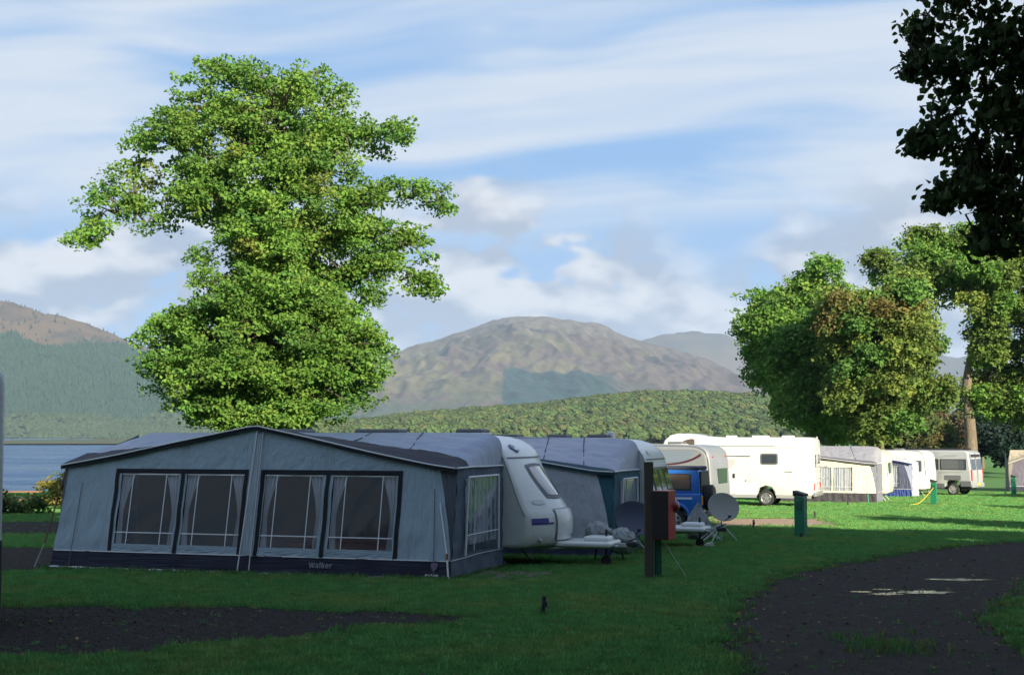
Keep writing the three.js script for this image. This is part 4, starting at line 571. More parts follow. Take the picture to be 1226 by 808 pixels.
{ // silver caravan parked behind the blue car, end-on to the right
  const turn = THREE.MathUtils.degToRad(-24);
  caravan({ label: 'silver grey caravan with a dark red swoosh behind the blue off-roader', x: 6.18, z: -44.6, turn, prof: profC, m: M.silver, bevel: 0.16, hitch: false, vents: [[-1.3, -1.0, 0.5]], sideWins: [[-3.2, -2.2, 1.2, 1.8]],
    more: (c, P, w) => { const sw = new THREE.Shape(); sw.moveTo(-1.9, 1.90); sw.bezierCurveTo(-1.2, 1.88, -0.6, 1.95, -0.22, 2.24); sw.lineTo(-0.20, 2.16); sw.bezierCurveTo(-0.6, 1.88, -1.2, 1.83, -1.9, 1.87); part('swoosh', extr(sw, 0.006).translate(0, 0, 0.004), mat(0.06, 0.018, 0.03, 0.4), c); part('side_panel', extr([[-3.0, 1.95], [-0.75, 1.95], [-0.42, 2.25], [-0.6, 2.30], [-3.0, 2.30]], 0.006).translate(0, 0, 0.003), mat(0.16, 0.20, 0.25, 0.35), c); part('swoosh', extr([[-2.6, 2.33], [-0.5, 2.33], [-0.25, 2.30], [-0.5, 2.36], [-2.6, 2.37]], 0.006).translate(0, 0, 0.004), mat(0.2, 0.22, 0.26, 0.4), c);
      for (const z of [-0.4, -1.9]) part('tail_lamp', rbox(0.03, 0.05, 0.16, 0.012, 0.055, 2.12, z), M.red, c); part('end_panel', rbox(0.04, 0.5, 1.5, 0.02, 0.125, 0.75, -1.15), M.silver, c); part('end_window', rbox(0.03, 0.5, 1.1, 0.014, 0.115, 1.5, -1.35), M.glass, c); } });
}

/* ------------------------------------------------ motorhome, off-roader, van */
function motorhome(o) { // rear end at x = 0, cab towards -x, near side z = 0
  const t = thing('motorhome', o.label, 'motorhome', o.x, o.z, o.turn), w = 2.3, dy = o.lift ?? 0;
  const P = [[-0.10, 0.46], [0, 0.56], [0, 2.7], [-0.03, 2.84], [-0.12, 2.93], [-0.3, 2.97], [-4.3, 2.97], [-4.9, 3.02], [-5.4, 3.12], [-5.9, 3.14], [-6.25, 3.06], [-6.5, 2.86], [-6.62, 2.6], [-6.55, 2.4], [-6.35, 2.26], [-5.7, 2.18], [-5.3, 2.1], [-5.3, 0.46], [-2.45, 0.46], [-2.42, 0.62], [-2.3, 0.8], [-2.05, 0.88], [-1.8, 0.8], [-1.68, 0.62], [-1.65, 0.46]];
  const body = extr(P, w, 0.07, [], 3); body.translate(0, dy, -w); part('body', toCreasedNormals(body, 0.7), M.white, t);
  const cabP = [[-5.3, 0.40], [-5.3, 2.15], [-5.75, 2.16], [-6.35, 1.45], [-6.9, 1.25], [-7.05, 1.05], [-7.08, 0.5], [-6.95, 0.40]]; const cab = extr(cabP, 1.96, 0.09, [], 3); cab.translate(0, dy, -w + 0.17); part('cab', toCreasedNormals(cab, 0.7), M.white, t);
  part('windscreen', extr([[-5.78, 2.10], [-6.33, 1.47], [-6.36, 1.50], [-5.82, 2.13]], 1.6).translate(-0.02, dy + 0.02, -w + 0.35), M.glass, t);
  part('cab_window', extr([[-5.42, 1.4], [-5.42, 2.02], [-5.72, 2.02], [-6.2, 1.42]], 0.02).translate(0, dy, -0.185), M.glass, t);
  part('skirt', [box(3.0, 0.12, 0.03, -3.95, 0.42 + dy, -0.04), box(1.5, 0.12, 0.03, -0.85, 0.42 + dy, -0.04)], M.grey, t);
  for (const x of [-2.05, -6.2]) for (const z of [-0.17, -w + 0.17]) wheelParts(t, x, 0.35 + dy, z, 0.35, 0.22);
  part('underframe', [box(6.4, 0.12, 0.9, -3.3, 0.40 + dy, -1.15), cyl(0.06, 0.06, 2.0, -2.05, 0.35 + dy, -1.15, 10, 'z')], M.black, t);
  const win = (x0, x1, y0, y1, nm = 'side_window', pane = M.glass, z = 0) => { const f = part(nm, extr(roundRect(x0, y0 + dy, x1, y1 + dy, 0.10), 0.035, 0.01).translate(0, 0, -0.008 + z), M.trim, t); part('pane', extr(roundRect(x0 + 0.06, y0 + 0.06 + dy, x1 - 0.06, y1 - 0.06 + dy, 0.07), 0.03, 0.006).translate(0, 0, 0.012 + z), pane, f); };
  win(-2.25, -1.5, 1.80, 2.28);
  { const sh = new THREE.Shape(); sh.moveTo(-5.15, 2.52 + dy); sh.lineTo(-5.15, 2.86 + dy); sh.quadraticCurveTo(-5.2, 2.92 + dy, -5.35, 2.90 + dy); sh.quadraticCurveTo(-5.75, 2.84 + dy, -5.95, 2.56 + dy); sh.lineTo(-5.9, 2.52 + dy); sh.lineTo(-5.15, 2.52 + dy); const f = part('overcab_window', extr(sh, 0.03, 0.008).translate(0, 0, -0.006), M.brownGlass, t); part('frame_bar', box(0.03, 0.34, 0.02, -5.22, 2.70 + dy, 0.03), M.trim, f); }
  const dr = part('door', extr(roundRect(-4.05, 0.52 + dy, -3.30, 2.2 + dy, 0.07), 0.022, 0.006).translate(0, 0, -0.004), M.white, t); part('handle', rbox(0.10, 0.20, 0.04, 0.02, -3.42, 1.30 + dy, 0.03), M.black, dr); part('window', extr([[-3.98, 1.62 + dy], [-3.55, 1.62 + dy], [-3.38, 1.82 + dy], [-3.36, 2.02 + dy], [-3.98, 2.02 + dy]], 0.02).translate(0, 0, 0.01), mat(0.42, 0.41, 0.41, 0.3), dr);
  part('awning_case', [rbox(3.2, 0.10, 0.06, 0.03, -3.2, 2.63 + dy, 0.02)], mat(0.55, 0.56, 0.57, 0.5), t); part('rain_gutter', box(1.3, 0.03, 0.03, -3.35, 2.16 + dy, 0.03), M.trim, t);
  for (const [x, y, a, b] of [[-1.6, 1.30, 0.45, 0.16], [-1.05, 0.92, 0.42, 0.50]]) part('service_hatch', extr(roundRect(x, y + dy, x + a, y + b + dy, 0.03), 0.014, 0.004).translate(0, 0, -0.003), M.white, t);
  part('hatch_handle', [box(0.34, 0.03, 0.02, -1.05, 1.50 + dy, 0.015), box(0.06, 0.05, 0.02, -2.9, 1.1 + dy, 0.015)], M.trim, t);
  for (const [x, l] of [[-1.2, 0.5], [-2.4, 0.7], [-3.7, 0.4]]) part('roof_light', rbox(l, 0.10, 0.6, 0.04, x, 3.0 + dy, -1.0), M.white, t); for (const x of [-0.75, -2.75, -4.35]) part('panel_joint', box(0.012, 2.2, 0.006, x, 1.72 + dy, 0.003), mat(0.40, 0.40, 0.39, 0.6), t); part('side_decal', [extr([[-5.2, 1.25 + dy], [-4.2, 1.32 + dy], [-4.2, 1.40 + dy], [-5.2, 1.36 + dy]], 0.005).translate(0, 0, 0.003), box(1.2, 0.03, 0.005, -1.4, 2.50 + dy, 0.004)], mat(0.35, 0.36, 0.38, 0.5), t); part('aerial', bar([-4.6, 2.98 + dy, -0.3], [-4.6, 3.2 + dy, -0.3], 0.012), M.black, t);
  part('step', [box(0.55, 0.04, 0.28, -3.65, 0.26 + dy, 0.14), bar([-3.85, 0.42 + dy, -0.02], [-3.85, 0.26 + dy, 0.1], 0.015), bar([-3.45, 0.42 + dy, -0.02], [-3.45, 0.26 + dy, 0.1], 0.015)], M.steel, t);
  // rear: window, lamps, ladder and cycle carrier
  part('rear_window', rbox(0.03, 0.55, 1.3, 0.014, 0.012, 1.95 + dy, -1.25), M.glass, t); if (o.plainRear) { part('lower_panel', rbox(1.6, 0.98, w + 0.02, 0.04, -0.79, 0.62, -w / 2), M.black, t); return t; }
  for (const z of [-0.22, -w + 0.22]) part('tail_lamp', rbox(0.04, 0.30, 0.14, 0.015, 0.015, 0.85 + dy, z), M.red, t);
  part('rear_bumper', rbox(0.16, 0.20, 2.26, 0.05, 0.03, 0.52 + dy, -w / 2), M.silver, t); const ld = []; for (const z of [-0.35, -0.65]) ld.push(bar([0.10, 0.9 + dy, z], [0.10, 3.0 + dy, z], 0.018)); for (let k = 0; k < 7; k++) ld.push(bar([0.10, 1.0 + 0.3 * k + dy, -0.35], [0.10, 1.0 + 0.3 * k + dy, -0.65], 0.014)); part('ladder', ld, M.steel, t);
  const rk = []; for (const y of [0.75, 1.2, 1.7]) rk.push(tube([[0.02, y + dy, -0.9], [0.32, y + dy, -0.92], [0.40, y - 0.04 + dy, -1.4], [0.32, y + dy, -1.88], [0.02, y + dy, -1.9]], 0.018, 24, 6)); part('cycle_carrier', rk, M.steel, t);
  return t;
}
motorhome({ label: 'white motorhome with an overcab bulge standing in the sun', x: 12.9, z: -60.4, turn: THREE.MathUtils.degToRad(-20) });
motorhome({ label: 'tall grey white motorhome wall beside the left gravel pitch', x: -6.20, z: -17.2, turn: THREE.MathUtils.degToRad(23), lift: 0.30, plainRear: true });
{ // blue off-roader, tail to the right
  const t = thing('off_roader', 'small blue off-roader with a spare wheel on its tail', 'car', 5.22, -39.0, THREE.MathUtils.degToRad(-17)), w = 1.56, blue = mat(0.012, 0.12, 0.46, 0.35, { clearcoat: 0.7, clearcoatRoughness: 0.15 }), soft = cloth(0.025, 0.03, 0.055);
  const low = [[0, 0.55], [0, 1.12], [-2.35, 1.12], [-2.45, 1.08], [-3.5, 1.02], [-3.62, 0.95], [-3.64, 0.5], [-3.35, 0.46], [-3.30, 0.68], [-3.1, 0.86], [-2.8, 0.86], [-2.62, 0.68], [-2.58, 0.46], [-1.15, 0.46], [-1.10, 0.68], [-0.92, 0.86], [-0.60, 0.86], [-0.42, 0.68], [-0.36, 0.55]];
  const b = extr(low, w, 0.05, [], 3); b.translate(0, 0, -w); part('body', toCreasedNormals(b, 0.6), blue, t);
  const top = extr([[-0.03, 1.08], [-0.06, 1.72], [-0.14, 1.80], [-1.85, 1.80], [-1.98, 1.76], [-2.3, 1.12]], w - 0.06, 0.05, [], 3); top.translate(0, 0, -w + 0.03); part('hard_top', toCreasedNormals(top, 0.6), blue, t);
  part('roof', rbox(1.9, 0.09, w - 0.02, 0.04, -1.02, 1.80, -w / 2), soft, t); part('rear_curtain', rbox(0.03, 0.60, w - 0.2, 0.012, -0.02, 1.42, -w / 2), M.black, t);
  for (const [x0, x1] of [[-0.98, -0.28], [-1.85, -1.1]]) { const f = part('side_window', extr(roundRect(x0, 1.20, x1, 1.66, 0.04), 0.02, 0.005).translate(0, 0, -0.035), M.black, t); part('pane', extr(roundRect(x0 + 0.03, 1.23, x1 - 0.03, 1.63, 0.03), 0.02, 0.004).translate(0, 0, -0.022), M.brownGlass, f); }
  part('windscreen', extr([[-1.99, 1.72], [-2.28, 1.16], [-2.31, 1.17], [-2.02, 1.74]], w - 0.3).translate(-0.01, 0, -w + 0.15), M.glass, t);
  part('side_stripe', box(2.2, 0.055, 0.008, -1.35, 0.98, 0.003), mat(0.6, 0.65, 0.7, 0.4), t);
  for (const x of [-0.76, -2.95]) { const g = new THREE.TorusGeometry(0.43, 0.055, 8, 24, Math.PI); g.scale(1, 1, 1.6); g.translate(x, 0.42, -0.02); part('wheel_flare', g, blue, t); for (const z of [-0.10, -w + 0.10]) wheelParts(t, x, 0.34, z, 0.34, 0.23); }
  { const s = part('spare_wheel', cyl(0.36, 0.36, 0.20, 0.13, 0.98, -w / 2 + 0.12, 28, 'x'), M.rubber, t); part('cover', cyl(0.33, 0.30, 0.05, 0.25, 0.98, -w / 2 + 0.12, 28, 'x'), M.black, s); }
  part('tail_lamp', rbox(0.05, 0.26, 0.10, 0.015, 0.01, 0.92, -0.10), M.amber, t); part('tail_lamp', rbox(0.05, 0.26, 0.10, 0.015, 0.01, 0.92, -w + 0.10), M.red, t); part('rear_bumper', rbox(0.14, 0.14, w, 0.03, 0.04, 0.50, -w / 2), M.black, t); part('headlamp', cyl(0.09, 0.09, 0.04, -3.64, 0.80, -0.28, 16, 'x'), M.chrome, t); part('headlamp', cyl(0.09, 0.09, 0.04, -3.64, 0.80, -w + 0.28, 16, 'x'), M.chrome, t); part('underframe', box(3.0, 0.16, 0.9, -1.8, 0.42, -w / 2), M.black, t);
}
{ // silver camper van, tail to the right
  const t = thing('camper_van', 'silver high roofed camper van with dark side windows', 'van', 25.4, -78, THREE.MathUtils.degToRad(-36)), w = 2.05, sil = gel(0.33, 0.35, 0.37);
  const P = [[-0.05, 0.50], [0, 0.56], [-0.02, 1.2], [-0.16, 2.3], [-0.26, 2.44], [-0.45, 2.50], [-3.9, 2.50], [-4.3, 2.40], [-4.9, 1.55], [-5.6, 1.28], [-5.85, 1.05], [-5.9, 0.5], [-5.2, 0.46], [-5.12, 0.72], [-4.9, 0.86], [-4.6, 0.86], [-4.38, 0.72], [-4.3, 0.46], [-1.5, 0.46], [-1.42, 0.72], [-1.2, 0.86], [-0.9, 0.86], [-0.68, 0.72], [-0.6, 0.5]];
  const b = extr(P, w, 0.09, [], 4); b.translate(0, 0, -w); part('body', toCreasedNormals(b, 0.7), sil, t);
  part('lower_cladding', [box(2.75, 0.26, 0.03, -2.9, 0.52, 0.005), box(0.56, 0.30, 0.03, -0.32, 0.66, 0.005), box(0.9, 0.26, 0.03, -1.05, 0.99, 0.003)], M.trim, t);
  for (const [x0, x1] of [[-1.75, -0.28], [-3.3, -1.83], [-4.25, -3.38]]) { const f = part('side_window', extr(roundRect(x0, 1.42, x1, 2.02, 0.05), 0.02, 0.005).translate(0, 0, -0.006), M.black, t); part('pane', extr(roundRect(x0 + 0.05, 1.46, x1 - 0.05, 1.98, 0.04), 0.02, 0.004).translate(0, 0, 0.006), M.glass, f); }
  part('side_graphic', [extr([[-1.9, 1.22], [-0.5, 1.28], [-0.45, 1.34], [-1.7, 1.32]], 0.006).translate(0, 0, 0.003), extr([[-3.9, 1.12], [-2.3, 1.30], [-2.1, 1.34], [-3.7, 1.26]], 0.006).translate(0, 0, 0.003), extr([[-1.8, 2.12], [-0.9, 2.14], [-0.7, 2.26], [-1.4, 2.24]], 0.006).translate(0, 0, 0.003)], M.grey, t);
  for (const [z0, z1] of [[-0.95, -0.16], [-1.89, -1.10]]) { const d = part('rear_door', surf((u, v) => { const y = lerp(0.62, 2.36, v); return [0.012 - Math.max(0, (y - 1.2) * 0.128), y, lerp(z0, z1, u)]; }, 2, 10), sil, t); part('window', surf((u, v) => { const y = lerp(1.42, 2.02, v); return [0.026 - (y - 1.2) * 0.128, y, lerp(z0 + 0.06, z1 - 0.06, u)]; }, 2, 4), M.glass, d); }
  part('top_vent', surf((u, v) => { const y = lerp(2.12, 2.28, v); return [0.026 - (y - 1.2) * 0.128, y, lerp(-1.8, -0.25, u)]; }, 2, 2), M.black, t);
  for (const z of [-0.10, -w + 0.10]) part('tail_lamp', rbox(0.10, 0.62, 0.14, 0.04, -0.03, 1.13, z), M.red, t);
  part('rear_bumper', rbox(0.16, 0.26, w - 0.06, 0.06, 0.0, 0.56, -w / 2), M.grey, t); part('number_plate', box(0.012, 0.12, 0.5, 0.09, 0.62, -w / 2), mat(0.65, 0.52, 0.06, 0.5), t);
  for (const x of [-1.05, -4.75]) for (const z of [-0.12, -w + 0.12]) wheelParts(t, x, 0.34, z, 0.34, 0.22, M.chrome, 7);
  part('roof_rack', [box(3.4, 0.08, 0.10, -2.3, 2.56, -0.25), box(3.4, 0.08, 0.10, -2.3, 2.56, -w + 0.25), box(0.5, 0.10, 0.6, -1.2, 2.56, -1.0)], M.black, t); part('windscreen', extr([[-4.33, 2.38], [-4.9, 1.57], [-4.94, 1.6], [-4.37, 2.4]], w - 0.4).translate(-0.02, 0, -w + 0.2), M.glass, t); part('underframe', box(5, 0.16, 1.2, -2.9, 0.42, -w / 2), M.black, t);
}
{ // paler awnings and caravans on the far side of the lawn
  const t1 = THREE.MathUtils.degToRad(-21), grey = cloth(0.26, 0.26, 0.29), g2 = cloth(0.17, 0.18, 0.22);
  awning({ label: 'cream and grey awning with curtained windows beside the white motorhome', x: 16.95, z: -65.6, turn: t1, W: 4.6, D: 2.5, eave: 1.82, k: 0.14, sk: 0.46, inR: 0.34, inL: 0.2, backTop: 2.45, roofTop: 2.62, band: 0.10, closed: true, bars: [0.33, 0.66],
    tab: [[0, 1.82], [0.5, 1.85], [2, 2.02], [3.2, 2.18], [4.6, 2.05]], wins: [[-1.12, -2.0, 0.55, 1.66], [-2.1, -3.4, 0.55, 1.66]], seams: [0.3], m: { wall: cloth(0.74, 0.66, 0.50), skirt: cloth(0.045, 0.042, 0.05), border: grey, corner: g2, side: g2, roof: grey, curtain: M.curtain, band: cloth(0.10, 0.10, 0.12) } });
  const [ax, az] = toWorld(16.95, -65.6, t1, 0.15, -2.5); caravan({ label: 'cream caravan end showing behind the cream and grey awning', x: ax, z: az, turn: t1, prof: profC, m: M.cream, bevel: 0.12, hitch: false, vents: [[-2, -1, 0.6]], more: (c, P, w) => { part('end_window', rbox(0.03, 0.55, 1.0, 0.014, 0.11, 1.6, -1.3), M.glass, c); part('bottle_rack', rbox(0.10, 0.5, 0.3, 0.03, 0.14, 1.6, -0.3), cloth(0.04, 0.10, 0.09), c); } });
  const t2 = THREE.MathUtils.degToRad(-30), bl = cloth(0.03, 0.06, 0.22);
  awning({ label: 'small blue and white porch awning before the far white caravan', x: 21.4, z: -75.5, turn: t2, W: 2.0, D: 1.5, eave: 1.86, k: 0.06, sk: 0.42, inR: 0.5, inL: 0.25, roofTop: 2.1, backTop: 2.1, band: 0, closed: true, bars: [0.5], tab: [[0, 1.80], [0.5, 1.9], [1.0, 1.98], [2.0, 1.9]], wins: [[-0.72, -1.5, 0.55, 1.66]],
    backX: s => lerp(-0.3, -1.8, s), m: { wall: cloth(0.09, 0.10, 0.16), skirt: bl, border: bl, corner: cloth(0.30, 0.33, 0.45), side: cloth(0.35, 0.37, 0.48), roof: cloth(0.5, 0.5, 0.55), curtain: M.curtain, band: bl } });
  const [bx, bz] = toWorld(21.4, -75.5, t2, 0.25, -1.6); caravan({ label: 'white square caravan with a blue porch awning before it', x: bx, z: bz, turn: t2, prof: profC, m: M.white, bevel: 0.10, hitch: false, vents: [[-1.6, -1, 0.5]], sideWins: [[-0.42, -0.12, 1.35, 1.95]] });
  const t3 = THREE.MathUtils.degToRad(-14), pl = cloth(0.12, 0.11, 0.15);
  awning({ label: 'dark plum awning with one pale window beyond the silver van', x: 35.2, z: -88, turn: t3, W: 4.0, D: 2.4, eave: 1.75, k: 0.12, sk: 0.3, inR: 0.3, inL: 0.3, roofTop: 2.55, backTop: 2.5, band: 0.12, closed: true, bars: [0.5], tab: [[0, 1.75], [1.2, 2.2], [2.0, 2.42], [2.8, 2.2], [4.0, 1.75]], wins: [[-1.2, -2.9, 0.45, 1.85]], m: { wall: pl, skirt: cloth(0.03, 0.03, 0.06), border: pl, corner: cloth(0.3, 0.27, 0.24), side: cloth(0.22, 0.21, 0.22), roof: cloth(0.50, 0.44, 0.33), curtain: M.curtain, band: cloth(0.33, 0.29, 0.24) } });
  const [dx, dz] = toWorld(35.2, -88, t3, 2.6, -2.4); caravan({ label: 'beige caravan standing behind the dark plum awning', x: dx, z: dz, turn: t3, prof: profC, m: M.cream, hitch: false });
}

/* ------------------------------------------------ small things on the lawn */
{ // fire point: dark timber post, green post, red box with a bell
  const x = 2.42, z = -24.5, t = thing('fire_point', 'red box on a dark timber post beside a green post', 'fire point', x, z, THREE.MathUtils.degToRad(0));
  const wood = mat(1, 1, 1, 0.9, { map: tex(128, 512, (u, v) => { const a = tileFbm(u, v * 0.3 % 1, 5, 2); const k = 0.5 + 0.9 * a; return [0.075 * k, 0.066 * k, 0.042 * k]; }, true), bumpMap: barkBump, bumpScale: 0.015 });
  part('timber_post', rbox(0.155, 2.1, 0.13, 0.012, -0.05, 0.98, 0.02), wood, t); part('green_post', rbox(0.12, 0.95, 0.12, 0.012, 0.11, 0.42, -0.05), mat(0.010, 0.075, 0.045, 0.5), t);
  const R = THREE.MathUtils.degToRad(-30); const bx = part('red_box', rbox(0.30, 0.84, 0.32, 0.012, 0, 0, 0, 0, R, 0).translate(0.21, 1.12, 0.06), mat(0.36, 0.018, 0.012, 0.4, { map: dirtTex }), t);
  part('door', rbox(0.29, 0.82, 0.015, 0.005, 0.166 * Math.sin(R), 0, 0.166 * Math.cos(R), 0, R, 0).translate(0.21, 1.12, 0.06), mat(0.010, 0.006, 0.007, 0.8), bx, 'near black front face of the red box');  // only a near-black panel laid over the front face of the box
  { const g = new THREE.SphereGeometry(0.115, 20, 14); g.scale(0.75, 1, 1); g.translate(0.40, 1.26, -0.02); part('bell', g, mat(0.16, 0.015, 0.03, 0.3, { clearcoat: 0.5 }), bx); } part('hinge', [cyl(0.012, 0.012, 0.08, 0.30, 1.36, 0.16), cyl(0.012, 0.012, 0.08, 0.30, 0.88, 0.16)], M.steel, bx);
}
function bollard(x, z, label, turn = 0.5, s = 1) { // green hook-up bollard with a sloping dark cap
  const t = thing('hookup_bollard', label, 'bollard', x, z, turn, 'green hook-up bollards'); t.scale.setScalar(s);
  const gr = mat(0.008, 0.15, 0.075, 0.42, { clearcoat: 0.3 });
  part('post', rbox(0.26, 1.02, 0.22, 0.025, 0, 0.50, 0), gr, t); part('cap', extr([[-0.15, 0], [0.15, 0], [0.15, 0.05], [-0.15, 0.13]], 0.28, 0.012).translate(0, 1.01, -0.14), M.black, t); part('socket_cover', rbox(0.16, 0.22, 0.03, 0.01, 0, 0.78, 0.115), mat(0.012, 0.09, 0.05, 0.4), t); part('lamp_band', box(0.255, 0.05, 0.215, 0, 1.00, 0), mat(0.7, 0.7, 0.68, 0.5), t); return t;
}
bollard(7.68, -37.6, 'green bollard on the lawn beside the satellite dish', -0.65, 1.08); bollard(19.0, -63.6, 'green bollard with a yellow cable beside the blue porch awning', -0.4); bollard(28.3, -79.6, 'green bollard in front of the dark plum awning', -0.5);
tag(part('cable', tube([[18.95, ground(0, -63.5) + 0.75, -63.5], [18.6, ground(0, -63) + 0.45, -63.2], [18.0, ground(0, -62) + 0.08, -62.6], [17.6, ground(0, -62) + 0.03, -62.4]], 0.013, 24, 6), mat(0.75, 0.48, 0.04, 0.5)), 'yellow cable running from a green bollard to the grass', 'cable');
tag(part('guy_rope', bar([16.35, ground(0, -64) + 0.55, -64.9], [16.15, ground(0, -63) + 0.02, -64.0], 0.016), mat(0.06, 0.35, 0.16, 0.6)), 'green guy rope pegged before the cream awning', 'rope');
tag(part('guy_rope', bar([2.62, ground(0, -24) + 0.68, -24.6], [3.05, ground(0, -24) + 0.02, -24.9], 0.005), M.whiteTape), 'thin pale line from the red box post to the grass', 'rope');
for (const [x, z, h, r, l] of [[0.40, -18.9, 0.27, 0.12, 'large leaning black peg in the shaded grass before the white caravan'], [7.2, -42.2, 0.26, 0.05, 'black peg at the edge of the bare earth strip'], [10.5, -49, 0.26, -0.04, 'black peg in the lawn below the rear of the white motorhome'], [14.5, -61, 0.30, 0.03, 'black peg in the lawn before the cream and grey awning'], [26.2, -75, 0.34, 0, 'black peg in the lawn before the silver camper van'], [7.55, -37.0, 0.16, 0.06, 'tiny black peg at the foot of the nearest green bollard']]) { const p = thing('marker_peg', l, 'peg', x, z, 0.4, 'black pitch marker pegs'); p.rotation.z = -r; part('stake', rbox(0.055, h + 0.1, 0.035, 0.008, 0, h / 2 - 0.05, 0), M.black, p); part('head', rbox(0.075, 0.07, 0.045, 0.01, 0.012, h * 0.62, 0.004), M.black, p); }
function dish(x, z, label, turn, tilt, m, hgt, s) {
  const t = thing('satellite_dish', label, 'satellite dish', x, z, turn);
  const pts = []; for (let i = 0; i <= 14; i++) { const r = i / 14 * 0.43 * s; pts.push(new THREE.Vector2(r, r * r * 0.42)); } pts.push(new THREE.Vector2(0.44 * s, 0.44 * 0.44 * s * s * 0.42 - 0.012)); for (let i = 14; i >= 0; i--) { const r = i / 14 * 0.42 * s; pts.push(new THREE.Vector2(Math.max(r, 0.001), r * r * 0.42 - 0.012)); }
  const g = new THREE.LatheGeometry(pts, 40); g.scale(1.06, 1, 0.94); g.rotateX(Math.PI / 2 - tilt); g.translate(0, hgt, 0); const d = part('reflector', g, m, t);
  const c = Math.cos(tilt), sn = Math.sin(tilt); part('feed_arm', [bar([0, hgt - 0.40 * s * c, 0.05], [0, hgt - 0.25 * s, 0.46 * s], 0.012), cyl(0.03, 0.03, 0.10, 0, hgt - 0.22 * s, 0.47 * s, 12, 'z')], M.black, d); part('bracket', [box(0.12, 0.14, 0.08, 0, hgt - 0.02, -0.07)], M.grey, d);
  const mast = part('mast', bar([0, 0.02, -0.1], [0, hgt, -0.1], 0.018), M.steel, t); for (let k = 0; k < 3; k++) { const a = k * T2 / 3 + 0.5; part('leg', bar([0, 0.45, -0.1], [0.42 * Math.cos(a), 0.01, -0.1 + 0.42 * Math.sin(a)], 0.013), M.steel, t); } return t;
}
dish(5.28, -35.4, 'pale grey satellite dish on a tripod in the sunny grass', 0.25, 0.35, mat(0.28, 0.28, 0.26, 0.6, { map: dirtTex }), 0.86, 0.9);
dish(2.62, -30.6, 'dark blue satellite dish against the teal awning wall', 0.2, 0.3, mat(0.05, 0.06, 0.10, 0.5), 0.78, 0.95);
function lump(seed, sx, sy, sz, amp, f = 2.2, n = 40) { const g = new THREE.SphereGeometry(1, n, n / 2), p = g.attributes.position; for (let i = 0; i < p.count; i++) { const x = p.getX(i), y = p.getY(i), z = p.getZ(i), w = 1 + amp * fbm3(x * f + seed, y * f, z * f, 3) + 0.35 * amp * (1 - Math.abs(n3(x * 5 + seed, y * 5, z * 5))) ; p.setXYZ(i, x * w * sx, Math.max(-0.98, y * w) * sy, z * w * sz); } g.computeVertexNormals(); return g; }
{ const t = thing('plastic_cover', 'crumpled pale sheet over gear beside the teal awning', 'cover', 2.0, -28.9, 0.3); part('sheet', lump(3, 0.26, 0.26, 0.28, 0.28).translate(-0.25, 0.52, 0), mat(0.20, 0.215, 0.215, 0.45), t); part('sheet', lump(9, 0.27, 0.25, 0.28, 0.28).translate(0.22, 0.40, 0.1), mat(0.20, 0.235, 0.22, 0.4), t); part('frame', [bar([-0.3, 0, -0.1], [-0.25, 0.5, 0], 0.02), bar([0.25, 0, 0.1], [0.2, 0.4, 0.1], 0.02), bar([-0.2, 0, 0.2], [0.2, 0.4, 0.0], 0.02)], M.black, t); }
{ const t = thing('canvas_cover', 'grey pointed canvas cover behind the satellite dish', 'cover', 4.78, -36.3, 0); const g = lump(15, 0.34, 0.44, 0.36, 0.35), p = g.attributes.position; for (let i = 0; i < p.count; i++) { const y = p.getY(i), k = 1 - 0.62 * clamp((y + 0.1) / 0.5); p.setX(i, p.getX(i) * k); p.setZ(i, p.getZ(i) * k); } g.computeVertexNormals(); part('canvas', g.translate(0, 0.43, 0), cloth(0.20, 0.21, 0.22), t); }
{ const t = thing('folding_stool', 'white folding stool frame with crossed legs beside the dish', 'stool', 5.02, -35.75, 0.2); for (const z of [-0.14, 0.14]) { part('leg', bar([-0.26, 0.02, z], [0.24, 0.40, z], 0.016), M.whiteTape, t); part('leg', bar([0.26, 0.02, z], [-0.24, 0.40, z], 0.016), M.whiteTape, t); } part('seat', surf((u, v) => [lerp(-0.24, 0.24, u), 0.40 - 0.05 * Math.sin(u * Math.PI), lerp(-0.16, 0.16, v)], 8, 4), cloth(0.16, 0.17, 0.19), t); part('crossbar', [bar([-0.24, 0.40, -0.16], [-0.24, 0.40, 0.16], 0.016), bar([0.24, 0.40, -0.16], [0.24, 0.40, 0.16], 0.016)], M.whiteTape, t); }
{ const t = thing('chock', 'small pale chock lying in the grass beside the drawbar', 'chock', 4.62, -33.6, 0.3); part('wedge', extr([[-0.16, 0], [0.16, 0], [0.10, 0.11], [-0.05, 0.08]], 0.14, 0.01), M.pale, t); part('cord', tube([[-0.16, 0.03, 0.07], [-0.5, 0.02, 0.12], [-1.0, 0.03, 0.02]], 0.012, 16, 5), M.black, t); }
{ // picnic table by the water
  const t = thing('picnic_table', 'wooden picnic table with benches on the bank by the loch', 'picnic table', -20.0, -57, 0.12), pl = [mat(0.24, 0.125, 0.065, 0.8), mat(0.20, 0.11, 0.06, 0.8)];
  for (let k = 0; k < 5; k++) part('plank', rbox(1.9, 0.04, 0.13, 0.006, 0, 0.74, -0.29 + 0.145 * k), pl[k % 2], t); for (const s of [-1, 1]) { for (let k = 0; k < 2; k++) part('bench_plank', rbox(1.9, 0.04, 0.12, 0.006, 0, 0.44, s * (0.62 + 0.135 * k)), pl[k], t); for (const x of [-0.65, 0.65]) part('leg', bar([x, 0, s * 0.68], [x, 0.72, s * 0.26], 0.045), pl[1], t); } for (const x of [-0.65, 0.65]) part('cross_beam', box(0.06, 0.09, 1.6, x, 0.38, 0), pl[0], t);
}
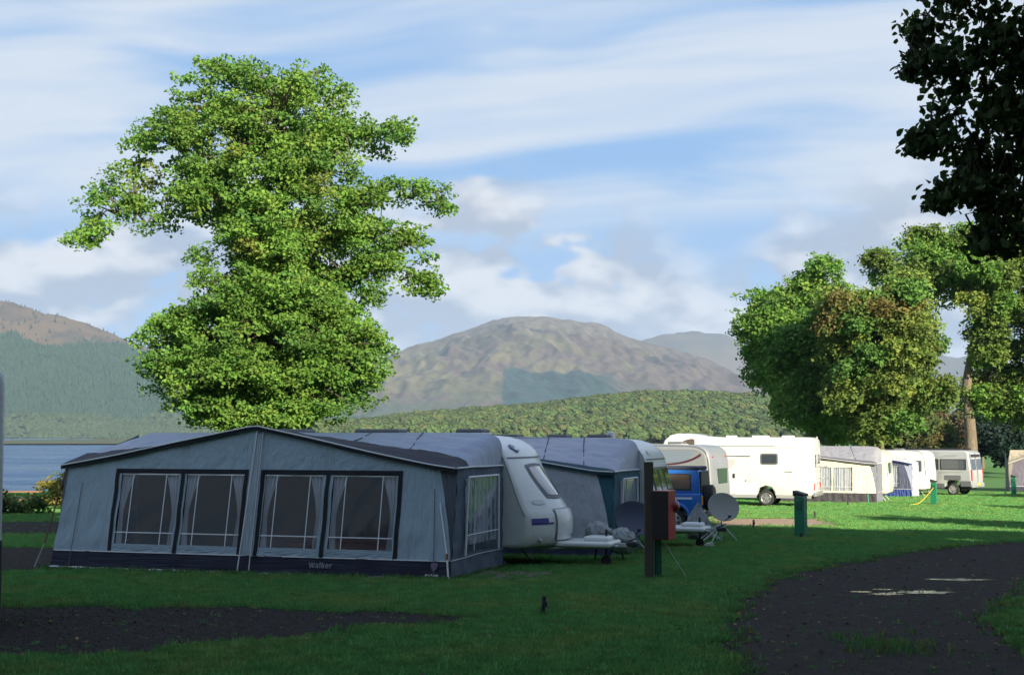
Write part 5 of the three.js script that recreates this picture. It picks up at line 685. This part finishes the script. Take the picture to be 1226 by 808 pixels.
{ // shrubs on the bank
  const sh = (label, x, z, w, h, c, seed) => makeTree({ name: 'shrub', label, x, z, seed, r: 0.06, lobes: [[0, h * 0.5, 0, w * 0.55, h * 0.5, w * 0.4, 1.4], [w * 0.35, h * 0.35, 0.2, w * 0.4, h * 0.36, w * 0.35, 1.4], [-w * 0.35, h * 0.33, 0.1, w * 0.4, h * 0.34, w * 0.35, 1.4]], leaf: 'fine', puff: 0.4, dense: 14, puffs: 22, twig: 0.5, tw: 0.5, low: 0.05, stem: [[0, 0, 0], [0.1, h * 0.4, 0], [0, h * 0.7, 0]], pick: (p, R) => c[Math.floor(R() * c.length)] });
  sh('yellow green flowering bush on the bank beside the picnic table', -18.6, -60.5, 2.0, 1.7, [[0.17, 0.21, 0.035], [0.12, 0.18, 0.03], [0.22, 0.20, 0.04]], 801);
  sh('low dark green bush before the picnic table', -18.9, -53.5, 1.5, 0.8, [[0.02, 0.055, 0.014], [0.026, 0.065, 0.02]], 805);
  sh('low yellowish bush at the foot of the big awning corner by the loch', -16.4, -55.5, 1.1, 0.8, [[0.18, 0.22, 0.035], [0.10, 0.17, 0.03]], 809); sh('grassy green bush on the bank left of the picnic table', -21.8, -55.5, 1.4, 0.7, [[0.05, 0.11, 0.02], [0.03, 0.07, 0.02]], 811);
}
{ // small dark boat with a raked mast, far out on the loch
  const t = thing('sailing_boat', 'small dark boat with a raked mast out on the loch', 'boat', -255, -900, 0.3, null, LOCH - 0.2);
  part('hull', surf((u, v) => { const x = lerp(-3.2, 3.4, u), s = Math.sin(Math.pow(u, 0.8) * Math.PI) ** 0.6, a = lerp(-Math.PI / 2, Math.PI / 2, v); return [x, 0.9 + 0.35 * u * u - 0.9 * Math.cos(a) * s, Math.sin(a) * 1.1 * s]; }, 24, 10), mat(0.06, 0.035, 0.03, 0.6), t); part('deck', box(4.6, 0.05, 1.5, 0, 0.92, 0), mat(0.2, 0.12, 0.08, 0.7), t); part('cabin', rbox(1.8, 0.7, 1.2, 0.1, 0.3, 1.2, 0), mat(0.10, 0.06, 0.05, 0.6), t); part('mast', bar([1.6, 0.9, 0], [3.4, 4.6, 0], 0.12, 0.06), M.black, t); part('furled_sail', bar([1.7, 1.1, 0], [3.2, 4.0, 0], 0.28, 0.12), cloth(0.03, 0.03, 0.04), t);
}
{ // the branch that hangs into the picture from a tree on the right; 1 px of the photo is about 7.4 mm of it
  const D = 12.5, S = D / 1684, TX = 7.6, L = [], R = rng(14), g0 = ground(0, -D), P = (px, py, rx, ry, f = 1, zo) => L.push([(px + 10 - 613) * S - TX, EYE + (522 - py) * S - g0, zo ?? (R() - 0.5) * 0.5, rx * S, ry * S, Math.max(rx, ry) * S * 0.8, f, 0.55]);
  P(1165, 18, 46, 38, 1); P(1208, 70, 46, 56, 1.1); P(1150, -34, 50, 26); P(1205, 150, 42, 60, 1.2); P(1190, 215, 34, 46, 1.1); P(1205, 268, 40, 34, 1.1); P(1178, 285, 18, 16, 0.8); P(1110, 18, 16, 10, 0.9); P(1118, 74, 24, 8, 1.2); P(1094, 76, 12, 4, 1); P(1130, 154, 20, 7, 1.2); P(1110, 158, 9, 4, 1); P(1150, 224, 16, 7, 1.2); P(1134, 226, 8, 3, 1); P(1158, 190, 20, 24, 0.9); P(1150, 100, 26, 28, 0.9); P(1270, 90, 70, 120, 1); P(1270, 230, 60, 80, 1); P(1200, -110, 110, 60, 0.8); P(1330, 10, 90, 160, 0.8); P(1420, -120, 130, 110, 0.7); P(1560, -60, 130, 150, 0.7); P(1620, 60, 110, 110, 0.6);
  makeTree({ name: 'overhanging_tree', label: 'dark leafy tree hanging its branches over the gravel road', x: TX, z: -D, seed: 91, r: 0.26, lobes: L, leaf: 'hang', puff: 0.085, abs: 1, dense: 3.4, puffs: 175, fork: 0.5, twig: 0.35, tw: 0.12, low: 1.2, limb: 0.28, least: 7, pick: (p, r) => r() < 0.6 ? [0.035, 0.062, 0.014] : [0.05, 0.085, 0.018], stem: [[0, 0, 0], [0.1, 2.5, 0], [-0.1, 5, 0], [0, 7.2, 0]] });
}

scene.traverse(o => { if (o.isMesh) { o.castShadow = true; o.receiveShadow = true; } });
renderer.render(scene, camera);
